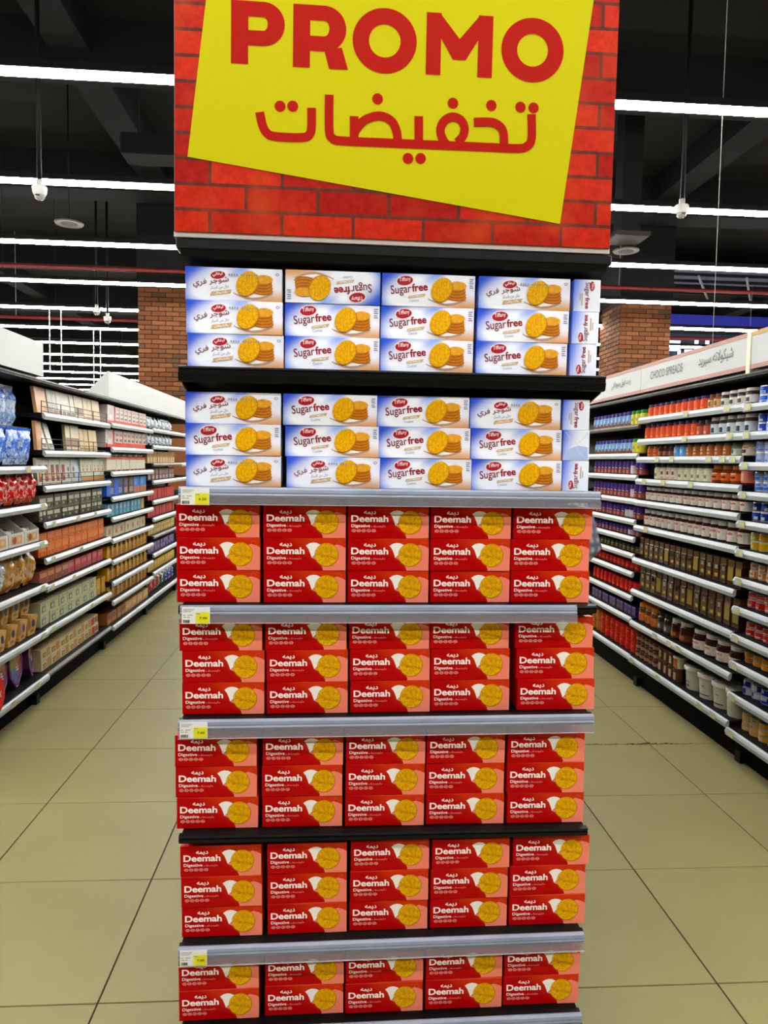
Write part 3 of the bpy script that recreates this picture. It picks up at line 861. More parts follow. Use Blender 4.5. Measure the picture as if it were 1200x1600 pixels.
p_cl = pouch('biscuit_bag', .13, .20, .085, [(.12, (70, 96, 160)), (.3, (190, 180, 150)), (1, (190, 200, 200))], 9, .12, (.3, [(222, 226, 224), (140, 150, 150), (170, 150, 90)]))
yA = 3.62
for k in range(6):
    put(p_b1[k % 2], '%s blue and white sweet bag from near end, top shelf, nearest left bay' % ORD[k], 'bag', (XL-.10-.03-.04, yA+.10+k*.135, AZ[0]+.004), (0, 0, R(90)+random.gauss(0, .06)), g)
    put(p_r[k % 2], '%s glossy red sweet bag from near end, third shelf, nearest left bay' % ORD[k], 'bag', (XL-.03-.045, yA+.16+k*.126, AZ[2]+.004), (R(4), 0, R(90)+random.gauss(0, .08)), g)
for k in range(5):
    put(p_b2[k % 2], '%s blue pouch leaning from near end, second shelf, nearest left bay' % ORD[k], 'bag', (XL-.05-.04, yA+.10+k*.162, AZ[1]+.004), (R(7), 0, R(90)+random.gauss(0, .05)), g)
for k in range(6):
    p = p_cl if k in (0, 2) else p_am[k % 2]
    put(p, '%s %s biscuit bag from near end, fifth shelf, nearest left bay' % (ORD[k], 'clear' if p is p_cl else 'amber'), 'bag', (XL-.04-.05, yA+.10+k*.135, AZ[4]+.004), (R(5), 0, R(90)+random.gauss(0, .08)), g)
# open white trays of chocolates
def tray_proto():
    b = MB()
    m = col((214, 212, 206), .5)
    wd, dp = .20, .24
    b.box(-wd/2, wd/2, -dp/2, dp/2, 0, .006, m)
    b.box(-wd/2, wd/2, -dp/2, -dp/2+.004, .006, .075, m)
    b.box(-wd/2, wd/2, dp/2-.004, dp/2, .006, .19, m)
    for sx in (-1, 1):
        x = sx*wd/2
        b.extrude([(-dp/2, .006), (dp/2, .006), (dp/2, .19), (.0, .17), (-dp/2, .075)], 'x', x-sx*.004, x, m)
    pic = MB().rect(-.07, .07, .012, .06, -dp/2-.001, col((206, 160, 110))).ell(-.03, .035, .025, .02, -dp/2-.002, col((150, 84, 40))).ell(.03, .04, .02, .016, -dp/2-.002, col((222, 190, 150)))
    items = MB()
    rr = random.Random(3)
    for k in range(16):
        x, y = rr.uniform(-.075, .075), rr.uniform(-.08, .09)
        r = rr.uniform(.014, .02)
        c = rr.choice([(60, 36, 24), (206, 190, 160), (110, 66, 36), (226, 222, 214)])
        items.lathe([(0, 0), (r, .004), (r*1.05, r*.8), (r*.6, r*1.5), (0, r*1.6)], 8, col(c), x, y, .055+.16*(y+.1))
    fl_ = MB().box(-wd/2+.005, wd/2-.005, -dp/2+.005, dp/2-.005, .05, .055, col((180, 170, 150)))
    return proto('display_tray', b.mesh('display_tray', fix=True), [('printed_picture', pic.mesh('printed_picture')), ('chocolate', items.mesh('chocolate')), ('insert_card', fl_.mesh('insert_card'))], w=wd, d=dp, h=.19)
tp = tray_proto()
for k in range(4):
    put(tp, '%s white open tray of chocolates from near end, fourth shelf, nearest left bay' % ORD[k], 'tray', (XL-.03-.12, yA+.03+.1+k*.206, AZ[3]+.0005), (0, 0, R(90)), g)
# gold wedge shaped gift boxes, two tiers
def wedge_proto():
    gold, dark = mat('gold_film', (196, 148, 70), .25, vary=.25, scale=30), mat('gold_film_dark', (130, 84, 40), .3, vary=.3, scale=40)
    b = MB()
    pr = [(-.055, .0), (.03, .0), (.07, .105), (-.045, .125)]
    b.extrude([(p[0], p[1]) for p in pr], 'y', -.05, .05, gold)
    topc = MB().add([(-.045, -.05, .1262), (.07, -.05, .1062), (.07, .05, .1062), (-.045, .05, .1262)], [(0, 1, 2, 3)], mat('cream_card', (226, 200, 160), .5, vary=.04))
    seal = MB().ell(.01, .065, .02, .024, -.0515, col((60, 56, 96)), seg=14).rect(-.03, .02, .015, .03, -.0512, dark).poly([(-.05, .03), (-.02, .05), (-.03, .1), (-.045, .11)], -.0512, dark)
    return proto('gift_box', b.mesh('gift_box', fix=True), [('lid_card', topc.mesh('lid_card')), ('seal', seal.mesh('seal'))], w=.115, d=.10, h=.128)
wp = wedge_proto()
for t in range(2):
    for k in range(5):
        put(wp, '%s %s gold wedge gift box from near end, sixth shelf, nearest left bay' % (['lower', 'upper'][t], ORD[k]), 'gift box', (XL-.035-.055-t*.03, yA+.22+k*.135-t*.02, AZ[5]+.0005+t*.1275), (0, 0, R(90)+random.gauss(0, .05)), g)
# purple octagonal gift boxes
def rainbow_mat():
    m = bpy.data.materials.new('rainbow_print')
    m.use_nodes = True
    nt = m.node_tree
    b = nt.nodes['Principled BSDF']
    b.inputs['Roughness'].default_value = .25
    tc = nt.nodes.new('ShaderNodeTexCoord')
    sp = nt.nodes.new('ShaderNodeSeparateXYZ')
    no = nt.nodes.new('ShaderNodeTexNoise')
    no.inputs['Scale'].default_value = 14
    nt.links.new(tc.outputs['Object'], sp.inputs[0])
    nt.links.new(tc.outputs['Object'], no.inputs['Vector'])
    at = nt.nodes.new('ShaderNodeMath')
    at.operation = 'ARCTAN2'
    sub = nt.nodes.new('ShaderNodeMath')
    sub.operation = 'SUBTRACT'
    sub.inputs[1].default_value = .115
    nt.links.new(sp.outputs['Z'], sub.inputs[0])
    nt.links.new(sub.outputs[0], at.inputs[0])
    nt.links.new(sp.outputs['X'], at.inputs[1])
    mr = nt.nodes.new('ShaderNodeMapRange')
    mr.inputs['From Min'].default_value = -3.14
    mr.inputs['From Max'].default_value = 3.14
    ad = nt.nodes.new('ShaderNodeMath')
    ad.operation = 'MULTIPLY_ADD'
    ad.inputs[1].default_value = .25
    nt.links.new(at.outputs[0], mr.inputs['Value'])
    nt.links.new(no.outputs['Fac'], ad.inputs[0])
    nt.links.new(mr.outputs['Result'], ad.inputs[2])
    cr = nt.nodes.new('ShaderNodeValToRGB')
    els = [(0.12, (60, 110, 60)), (.25, (60, 90, 170)), (.4, (90, 50, 130)), (.55, (150, 30, 60)), (.7, (196, 40, 26)), (.85, (214, 150, 30)), (1, (150, 150, 40))]
    cr.color_ramp.elements[0].position, cr.color_ramp.elements[0].color = els[0][0], lin(els[0][1])+(1,)
    cr.color_ramp.elements[1].position, cr.color_ramp.elements[1].color = els[-1][0], lin(els[-1][1])+(1,)
    for p, c in els[1:-1]:
        cr.color_ramp.elements.new(p).color = lin(c)+(1,)
    nt.links.new(ad.outputs[0], cr.inputs[0])
    nt.links.new(cr.outputs[0], b.inputs['Base Color'])
    return m
def octa_proto():
    o8 = [(-.012, 0), (.012, 0), (.070, .060), (.088, .150), (.058, .225), (-.058, .225), (-.088, .150), (-.070, .060)]
    pur = mat('purple_gift_card', (92, 40, 90), .3, vary=.15, scale=10)
    b = MB()
    n = 8
    vs = [(p[0], -.045, p[1]) for p in o8]+[(p[0], .045, p[1]) for p in o8]
    b.add(vs, [tuple(range(n)), tuple(reversed(range(n, 2*n)))]+[(i, n+i, n+(i+1) % n, (i+1) % n) for i in range(n)], pur)
    art = MB().poly([(p[0]*.84, .112+(p[1]-.112)*.86) for p in o8], -.0465, rainbow_mat())
    rim = MB()
    for i in range(n):
        p, q = o8[i], o8[(i+1) % n]
        rim.tube((p[0], -.046, p[1]), (q[0], -.046, q[1]), .003, col((176, 120, 170), .3), 5)
    logo = MB().rect(-.004, .03, .09, .10, -.048, col((226, 220, 214))).rect(-.012, .028, .105, .115, -.048, col((226, 220, 214))).rect(0, .024, .12, .13, -.048, col((226, 220, 214)))
    return proto('octagonal_gift_box', b.mesh('octagonal_gift_box', fix=True), [('rainbow_panel', art.mesh('rainbow_panel')), ('rim', rim.mesh('rim')), ('logo', logo.mesh('logo'))], w=.17, d=.1, h=.225)
op = octa_proto()
for k in range(3):
    put(op, ['purple octagonal gift box beside the red round sign', 'purple octagonal gift box in the middle of the bottom left shelf', 'purple octagonal gift box nearest the shelf end, side visible'][k], 'gift box', (XL-.06-.05, 4.02+k*.195+(0 if k < 2 else .004), AZ[6]+.0045), (R(-3), 0, R(90+(0 if k < 2 else 16))), g)
disc = MB()
rd = mat('red_wobbler', (206, 10, 14), .4, vary=.03)
disc.add([(.0, 0, 0)], [], rd)
disc2 = MB().lathe([(0, -.003), (.105, -.003), (.105, .003), (0, .003)], 28, rd)
dm = disc2.mesh('wobbler_disc')
wob = tag(link('shelf_wobbler', dm, None, (XL+.045, 3.705, .295), (0, R(90), 0)), 'round red promotional shelf sign at the left frame edge', 'sign')
lt = MB().rect(-.004, .004, -.016, .016, 0, PAPER).poly([(.004, 0), (.014, .016), (.020, .016), (.009, 0), (.020, -.016), (.014, -.016)], 0, PAPER)
link('lettering', lt.mesh('lettering'), wob, (0, .045, .004), (R(90), 0, R(90)))
link('stem', MB().box(-.10, .10, -.006, .006, -.012, -.006, mat('clear_stem', (200, 200, 200), .2)).mesh('stem'), wob, (0.0, -.03, 0))

# ---- left, wire guarded bay: chocolate bars and cartons
g = 'goods in the wire guarded bay'
bn = 'wire guarded left bay'
def B(i, items, y=LY[1]+.03, sb=.05):
    fill(-1, XL, BZ[i], y, items, 'bottom' if i == 7 else SH[i], bn, g, sb, room(BZ, i))
bar_p = carton('chocolate_bar', .085, .022, .20, (206, 160, 116), [(.1, .05, .9, .3, (196, 150, 100))])
bar_g = carton('chocolate_bar', .075, .022, .19, (176, 174, 160), [(.1, .05, .9, .25, (130, 92, 50))])
bar_w = carton('chocolate_bar', .075, .022, .195, (214, 210, 192), [(.1, .06, .9, .22, (90, 76, 60)), (.3, .5, .5, .6, (190, 186, 170))])
bar_bb = carton('chocolate_bar', .085, .022, .185, (206, 192, 156), [(0, .15, 1, .5, (130, 96, 66))])
bar_t = carton('chocolate_bar', .085, .022, .16, (206, 180, 128), [(.1, .4, .9, .5, (190, 160, 110)), (0, .1, 1, .16, (150, 110, 70))])
B(0, [(bar_p, 2, 'peach chocolate bar', 'bar', dict(leanx=-8)), (bar_g, 2, 'grey chocolate bar', 'bar', dict(leanx=-8, gap=.003)), (bar_w, 4, 'white chocolate bar', 'bar', dict(leanx=-8, gap=.003)), (bar_bb, 2, 'beige chocolate bar with brown foot', 'bar', dict(leanx=-6)), (bar_t, 4, 'tan chocolate bar', 'bar', dict(leanx=-5))])
B(1, [(bar_p, 1, 'upright peach chocolate bar', 'bar', dict(leanx=-4)), (bar_w, 2, 'white chocolate bar leaning sideways', 'bar', dict(leanx=-16, gap=.02)), (bar_bb, 3, 'beige chocolate bar with brown foot', 'bar', dict(leanx=-5, skip=.20)), (bar_t, 4, 'tan chocolate bar', 'bar', dict(leanx=-5))])
bx_ph = carton('chocolate_box', .092, .02, .175, (214, 208, 186), [(.22, .12, .8, .66, (140, 60, 36)), (.22, .66, .8, .74, (84, 76, 66)), (.4, .3, .7, .45, (190, 150, 70))])
bx_gr = carton('chocolate_box', .085, .02, .17, (206, 204, 192), [], [(.5, .55, .2, (100, 102, 108)), (.5, .3, .22, (110, 112, 118))])
bx_bl = carton('chocolate_box', .10, .02, .175, (166, 186, 206), [(.1, .5, .9, .9, (186, 204, 220))])
bx_fr = carton('chocolate_box', .085, .02, .17, (210, 206, 182), [(0, .02, 1, .16, (206, 130, 50)), (.0, .16, 1, .24, (150, 160, 90))], [(.5, .5, .16, (196, 84, 60)), (.5, .65, .1, (90, 130, 70))])
B(2, [(bx_ph, 5, 'white box with brown picture', 'box', dict(leanx=-4, gap=.002)), (bx_gr, 2, 'white box with grey flowers', 'box', dict(leanx=-4)), (bx_bl, 1, 'pale blue box', 'box', dict(leanx=-10)), (bx_fr, 6, 'white box with fruit print', 'box', dict(leanx=-5, gap=.002))])
ct_ol = carton('biscuit_carton', .115, .10, .085, (104, 102, 84), [(.1, .42, .9, .72, (206, 204, 186)), (.08, .08, .9, .34, (60, 58, 44)), (.2, .12, .5, .3, (170, 168, 140))])
B(3, [(ct_ol, 10, 'olive grey carton', 'carton', dict(tiers=2, gap=.006))])
ct_or = carton('biscuit_carton', .118, .10, .085, (214, 120, 50), [(.12, .45, .88, .8, (220, 136, 84)), (.1, .1, .9, .4, (196, 92, 34)), (.3, .15, .6, .3, (214, 140, 60))])
B(4, [(ct_or, 10, 'orange carton', 'carton', dict(tiers=2, gap=.006))])
ct_br = carton('biscuit_carton', .115, .10, .105, (168, 100, 72), [(.1, .5, .9, .82, (206, 150, 112)), (.1, .1, .9, .45, (140, 74, 50))])
ct_pk = carton('biscuit_carton', .115, .10, .105, (196, 84, 92), [(.1, .5, .9, .82, (214, 120, 126)), (.1, .1, .9, .4, (180, 64, 74))])
B(5, [(ct_br, 4, 'brown carton', 'carton', {}), (ct_pk, 6, 'pink carton', 'carton', {})])
ct_gr = carton('biscuit_carton', .145, .16, .10, (200, 200, 160), [(.1, .12, .62, .72, (150, 166, 140)), (.18, .2, .5, .6, (86, 90, 66)), (.1, .78, .9, .9, (170, 180, 130))], [(.35, .4, .12, (206, 200, 180))])
ct_go = carton('biscuit_carton', .10, .12, .125, (186, 140, 40), [(.1, .1, .9, .9, (196, 150, 50)), (.2, .4, .8, .7, (206, 170, 80))])
B(6, [(ct_gr, 7, 'cream green pictured carton', 'carton', dict(tiers=2, gap=.006)), (ct_go, 2, 'golden carton', 'carton', {})])
ct_cr = carton('biscuit_carton', .15, .18, .105, (214, 196, 152), [(.08, .1, .6, .76, (224, 208, 170)), (.2, .15, .55, .6, (130, 90, 50)), (.62, .1, .95, .9, (196, 150, 90))], [(.38, .36, .12, (196, 180, 140))])
ct_rd = carton('biscuit_carton', .15, .18, .105, (214, 196, 160), [(.0, .1, .4, .9, (176, 40, 36)), (.45, .2, .9, .8, (150, 90, 50))])
B(7, [(ct_cr, 6, 'cream pictured carton', 'carton', dict(tiers=2, gap=.006)), (ct_rd, 1, 'cream and red carton', 'carton', dict(tiers=2))])

# ---- left, third bay
g = 'goods in the third left bay'
bn = 'third left bay'
def CC(i, items, y=LY[2]+.02, sb=.04):
    fill(-1, XL, CZ[i], y, items, 'bottom' if i == 9 else SH[i], bn, g, sb, room(CZ, i))
cw_big = carton('tea_carton', .20, .08, .145, (206, 196, 184), [(.0, .0, 1, .16, (196, 70, 40)), (.88, 0, 1, 1, (190, 40, 26)), (.3, .2, .6, .45, (226, 220, 210)), (.3, .5, .75, .8, (190, 180, 170))])
cw_red = carton('tea_carton', .115, .08, .14, (214, 206, 194), [(0, 0, 1, .22, (200, 76, 48)), (0, .2, .12, 1, (200, 90, 70)), (.3, .3, .9, .42, (130, 110, 100)), (.3, .55, .9, .66, (150, 130, 120)), (.35, .8, .9, .88, (180, 150, 140))])
cw_red2 = carton('tea_carton', .115, .08, .145, (216, 200, 186), [(0, 0, 1, .28, (202, 60, 34)), (0, .2, .12, 1, (206, 80, 56)), (.35, .34, .9, .5, (120, 96, 84)), (.3, .64, .9, .8, (150, 130, 120))])
CC(0, [(cw_big, 1, 'large white and red carton', 'carton', dict(skip=.03)), (cw_red, 8, 'white carton with red foot', 'carton', {})])
CC(1, [(cw_big, 1, 'large white and red carton', 'carton', {}), (cw_red2, 8, 'white carton with red foot', 'carton', {})])
cw_band = carton('tea_carton', .128, .08, .115, (216, 210, 188), [(0, .82, 1, 1, (200, 80, 50)), (.02, .0, .2, .10, (150, 30, 24)), (.2, 0, .9, .10, (84, 56, 40))])
bag_w = pouch('clear_bag', .15, .034, .06, [(1, (190, 190, 184))], 21, .12, (.3, [(222, 222, 216), (120, 120, 116)]))
CC(2, [(cw_band, 9, 'cream carton with red band', 'carton', dict(gap=.003))])
for k in range(6):
    put(bag_w, '%s clear bag lying on cream cartons from near end, third left bay' % ORD[k], 'bag', (XL-.085, LY[2]+.16+k*.19, CZ[2]+.1165), (0, 0, R(90)), g)
bx_b = carton('chocolate_box', .22, .08, .155, (52, 110, 206), [(.5, .0, 1, 1, (40, 74, 150)), (.5, .1, .85, .45, (150, 140, 150)), (.5, .55, .85, .9, (110, 90, 80))])
bx_br = carton('chocolate_box', .16, .08, .15, (84, 62, 54), [(.15, .1, .8, .42, (170, 150, 140)), (.2, .5, .8, .9, (120, 110, 120))])
bx_b2 = carton('chocolate_box', .2, .08, .14, (70, 130, 206), [(0, 0, 1, .4, (176, 130, 110)), (.1, .5, .5, .9, (120, 170, 220)), (.3, .1, .9, .3, (196, 110, 80))])
CC(3, [(bx_b, 2, 'bright blue box', 'box', {}), (bx_br, 2, 'brown box', 'box', {}), (bx_b2, 2, 'blue and tan box', 'box', {})])
ct_lb = carton('sweet_carton', .10, .08, .098, (110, 176, 200), [(.2, .5, .7, .9, (176, 214, 222)), (.6, .1, .95, .9, (84, 140, 170)), (.2, .1, .5, .3, (140, 196, 206))])
ct_lg = carton('sweet_carton', .10, .08, .10, (176, 150, 90), [(.1, .1, .9, .9, (190, 170, 110))])
CC(4, [(ct_lb, 9, 'light blue carton', 'carton', dict(gap=.014)), (ct_lg, 1, 'tan carton after blue ones', 'carton', {})])
ct_ct = carton('sweet_carton', .16, .10, .105, (208, 200, 172), [(.3, .25, .7, .75, (196, 140, 110)), (.42, .35, .6, .6, (176, 84, 70))])
CC(5, [(ct_ct, 7, 'cream tray carton with pink picture', 'carton', dict(gap=.006))])
ct_y = carton('sweet_carton', .06, .08, .105, (206, 152, 30), [(.1, .1, .9, .3, (190, 128, 20)), (.2, .5, .8, .8, (220, 186, 70))])
ct_yd = carton('sweet_carton', .06, .08, .075, (176, 118, 20), [(.1, .2, .9, .7, (150, 96, 16))])
for i in (6, 7, 8):
    yy = LY[2]+.02
    for k in range(10):
        yy = fill(-1, XL, CZ[i], yy, [(ct_y, 1, 'tall yellow carton of pair %s' % ORD[k], 'carton', dict(gap=.002)), (ct_yd, 1, 'low amber carton of pair %s' % ORD[k], 'carton', dict(gap=.002, back=.004))], SH[i], bn, g, .04)
ct_bw = carton('sweet_carton', .12, .10, .13, (150, 96, 50), [(.1, .1, .9, .4, (190, 130, 70)), (.1, .5, .9, .9, (120, 74, 40))])
ct_tn = carton('sweet_carton', .18, .10, .15, (206, 166, 104), [(.1, .3, .9, .7, (214, 180, 124)), (.2, .1, .8, .2, (180, 130, 70))])
CC(9, [(ct_bw, 4, 'brown carton', 'carton', {}), (ct_tn, 4, 'tan carton', 'carton', {})])

# ---- left, farthest bay
g = 'goods in the farthest left bay'
bn = 'farthest left bay'
def DD(i, items, y=LY[3]+.02, sb=.045):
    fill(-1, XL, DZ[i], y, items, 'bottom' if i == 9 else SH[i], bn, g, sb, room(DZ, i))
p_sv = [pouch('silver_bag', .14, .104, .06, [(.4, (150, 156, 166)), (1, (206, 210, 214))], 30+k, .2, (.3, [(90, 96, 104), (222, 224, 224), (170, 186, 206)])) for k in (0, 1)]
for i in (0, 1):
    for k in range(7):
        put(p_sv[k % 2], '%s silver white bag from near end, %s shelf, farthest left bay' % (ORD[k], SH[i]), 'bag', (XL-.08, LY[3]+.1+k*.155, DZ[i]+.002), (0, 0, R(90)+random.gauss(0, .1)), g)
ct_d3 = carton('sweet_carton', .09, .08, .115, (196, 160, 110), [(.1, .55, .9, .9, (150, 110, 60)), (.2, .1, .8, .5, (214, 196, 160))])
ct_d4 = carton('sweet_carton', .14, .08, .115, (104, 78, 74), [(.1, .5, .9, .85, (150, 124, 120)), (.2, .1, .8, .4, (190, 170, 166))])
ct_d5 = carton('sweet_carton', .09, .08, .105, (176, 40, 40), [(.15, .1, .3, .9, (206, 110, 100)), (.6, .2, .75, .8, (200, 90, 84))])
ct_d7 = carton('sweet_carton', .10, .08, .068, (196, 168, 104), [(.1, .3, .9, .8, (214, 190, 130)), (.5, .1, .8, .3, (140, 110, 60))])
ct_d8 = carton('sweet_carton', .12, .08, .072, (110, 90, 140), [(.1, .3, .5, .9, (150, 140, 170)), (.55, .2, .9, .7, (80, 56, 110))])
ct_d9 = carton('sweet_carton', .11, .08, .13, (206, 168, 44), [(.1, .1, .9, .4, (190, 150, 30)), (.2, .5, .8, .8, (220, 190, 90))])
DD(2, [(ct_d3, 12, 'tan carton', 'carton', {})])
DD(3, [(ct_d4, 8, 'brown grey carton', 'carton', {})])
DD(4, [(ct_d5, 12, 'red carton', 'carton', {})])
DD(5, [(ct_d5, 12, 'red carton', 'carton', {})])
DD(6, [(ct_d7, 11, 'tan carton', 'carton', dict(tiers=2))])
DD(7, [(ct_d8, 9, 'purple carton', 'carton', dict(tiers=2))])
DD(8, [(ct_d9, 10, 'yellow carton', 'carton', {})])
p_mix = [pouch('sweet_bag', .15, .16, .07, [(1, c)], 40+k, .25, (.2, [(220, 200, 190)])) for k, c in enumerate([(180, 30, 34), (50, 110, 60), (44, 66, 160)])]
for k in range(7):
    c = 0 if k < 3 else 1 if k < 4 else 2
    put(p_mix[c], '%s %s bag from near end, bottom shelf, farthest left bay' % (ORD[k], ['red', 'green', 'blue'][c]), 'bag', (XL-.08, LY[3]+.1+k*.155, DZ[9]+.0005), (R(4), 0, R(90)), g)

# ---- price tickets on the side rails
tk = {}
def ticket(s, y, z, k, where, sb=0.0):
    if 'm' not in tk:
        tk['m'] = MB().rect(-.030, .030, -.034, .002, 0, mat('side_ticket', (178, 180, 166), .6)).mesh('price_ticket')
        tk['y'] = MB().rect(0, .029, -.031, -.006, -.0006, TICKP).mesh('price_panel')
    xf = (XL+.0185-sb) if s < 0 else (XR-.0185+sb)
    o = tag(link('price_ticket', tk['m'], None, (xf, y, z), (0, 0, R(-90*s))), 'small white and yellow price ticket %s' % where, 'price ticket', 'price tickets on the side shelf rails')
    link('price_panel', tk['y'], o)
for i, z in enumerate(PZ):
    ticket(1, RY[1]-.06, z, i, 'at far end of %s rail, stacked cans bay' % (SH[i]))
for i, ys in {0: (3.70, 4.15), 1: (3.66, 4.15), 2: (3.62, 3.72, 3.86, 4.3, 4.5), 3: (4.05, 4.4, 4.68), 5: (4.62,), 8: (4.1, 4.22, 4.42), 9: (3.68, 3.82, 4.35, 4.75)}.items():
    for k, y in enumerate(ys):
        ticket(1, y, QZ[i], k, '%s from near end on %s rail, choco spreads bay' % (ORD[k], 'bottom' if i == 9 else SH[i]), .012)
for i, ys in {1: (4.22,), 2: (4.42,), 3: (4.40, 3.80), 4: (4.40,), 5: (4.40,), 6: (4.3, 3.98)}.items():
    for k, y in enumerate(ys):
        ticket(-1, y, AZ[i], k, '%s from far end on %s rail, nearest left bay' % (ORD[k], 'bottom' if i == 6 else SH[i]))
for i, ys in {3: (4.62, 5.05, 5.4), 4: (4.6, 5.1), 5: (4.58, 4.95), 6: (4.58, 5.3)}.items():
    for k, y in enumerate(ys):
        ticket(-1, y, BZ[i], k, '%s from near end on %s rail, wire guarded bay' % (ORD[k], SH[i]), .012)

# ================================================================== THE PROMOTION DISPLAY
DX0, DX1, DY = -.346, .618, 1.625       # left, right, front of the shelves
XC = .13
SHZ = [1.736, 1.468, 1.2025, .941, .664, .402, .196]
TILT = [.003, .004, .006, .009, .003, .011, .011]
def zt(i, x):
    return SHZ[i]+TILT[i]*(x-XC)
stand = tag(link('display_stand', None, None, (XC, 1.9, 0)), 'black metal end-of-aisle display stand holding stacked biscuit boxes', 'display stand')
off = (XC, 1.9, 0)
link('back_panel', MB().box(DX0+.03, DX1-.03, 2.075, 2.095, .08, 2.0, BLACK).mesh('back_panel', off), stand)
for x in (DX0+.012, DX1-.052):
    link('upright', MB().box(x, x+.04, 2.03, 2.075, 0, 2.0, BLACK, .002).mesh('upright', off), stand)
link('base_plinth', MB().box(DX0+.02, DX1-.02, DY+.08, 2.07, 0, .15, BLACK, .003).mesh('base_plinth', off), stand)
def shear(mb, i):
    mb.v = [(a, b, c+TILT[i]*(a-XC)) for a, b, c in mb.v]
    return mb
for i, z in enumerate(SHZ):
    m = MB()
    m.box(DX0+.004, DX1-.004, DY+.012, 2.06, z-.026, z, BLACK, .002)
    lh = .036 if i == 0 else .0215
    lip = [(DY+.014, z), (DY+.002, z-.002), (DY, z-.006), (DY+.003, z-.008), (DY+.003, z-.45*lh), (DY, z-.5*lh), (DY+.004, z-.95*lh), (DY+.016, z-lh)]
    m.extrude(lip, 'x', DX0, DX1, SATIN)
    sh = link('shelf', shear(m, i).mesh('shelf', off, fix=True), stand)
    for x in (DX0+.006, DX1-.010):
        br = MB().extrude([(DY+.016, z-.026), (DY+.016, z-(.040 if i == 0 else .027)), (DY+.16, z-(.075 if i == 0 else .028)), (2.05, z-.085), (2.05, z-.026)], 'x', x, x+.004, BLACK)
        link('bracket', shear(br, i).mesh('bracket', off, fix=True), sh)
# clear ticket rails clipped on five of the shelf fronts
RAILX = {1: (-.343, .612), 2: (-.340, .567), 3: (-.345, .617), 5: (-.345, .615), 6: (-.345, .618)}
for i, (a, b) in RAILX.items():
    z = SHZ[i]
    m = MB().extrude([(DY-.001, z+.001), (DY-.006, z+.002), (DY-.010, z-.003), (DY-.0115, z-.010), (DY-.010, z-.012), (DY-.012, z-.016), (DY-.010, z-.0215), (DY-.001, z-.0215)], 'x', a, b, RAILG)
    ra = link('ticket_rail', shear(m, i).mesh('ticket_rail', off, fix=True), stand)
    fh = {1: .0375, 2: .0385, 3: .041}.get(i, .042)
    fl2 = MB().box(a+.001, b+.001, DY-.0125, DY-.0105, z-fh+.0012, z-.0205, CLEAR)
    fl2.box(a+.001, b+.001, DY-.0135, DY-.0095, z-fh, z-fh+.0012, mat('flap_bead', (206, 196, 198), .25, alpha=.7))
    link('clear_flap', shear(fl2, i).mesh('clear_flap', off), ra)
# black canopy shelf below the sign
can_m = MB().box(DX0-.006, DX1+.004, DY+.004, 2.08, 1.985, 2.008, SATIN, .003)
can_m.extrude([(DY+.006, 1.985), (DY+.012, 1.972), (DY+.10, 1.961), (2.07, 1.960), (2.07, 1.985)], 'x', DX0+.004, DX1-.006, BLACK)
link('canopy', can_m.mesh('canopy', off, fix=True), stand)

# double-sided shelving run that the display closes off
gx0, gx1, gy0, gy1 = -.30, .57, 2.13, 8.30
run = tag(link('shelving_run', None, None, (XC, (gy0+gy1)/2, 0)), 'double-sided black shelving run standing behind the display', 'shelving')
ro = (XC, (gy0+gy1)/2, 0)
link('back_panel', MB().box(XC-.015, XC+.015, gy0, gy1, .1, 1.95, BLACK).mesh('back_panel', ro), run)
link('base_plinth', MB().box(gx0+.08, gx1-.08, gy0, gy1, 0, .115, BLACK).mesh('base_plinth', ro), run)
link('end_panel', MB().box(gx0, gx1, gy0-.02, gy0, .05, 1.95, BLACK).mesh('end_panel', ro), run)
for z in (.18, .47, .76, 1.05, 1.34, 1.62):
    for (a, b_, s_) in ((gx0, XC-.015, 1), (XC+.015, gx1, -1)):
        sh = link('shelf', MB().box(a, b_, gy0+.01, gy1-.01, z-.03, z, BLACK, .002).mesh('shelf', ro), run)
        link('ticket_rail', MB().extrude(rail_profile(gx0 if s_ > 0 else gx1, s_, z), 'y', gy0+.02, gy1-.02, RAIL).mesh('ticket_rail', ro, fix=True), sh)

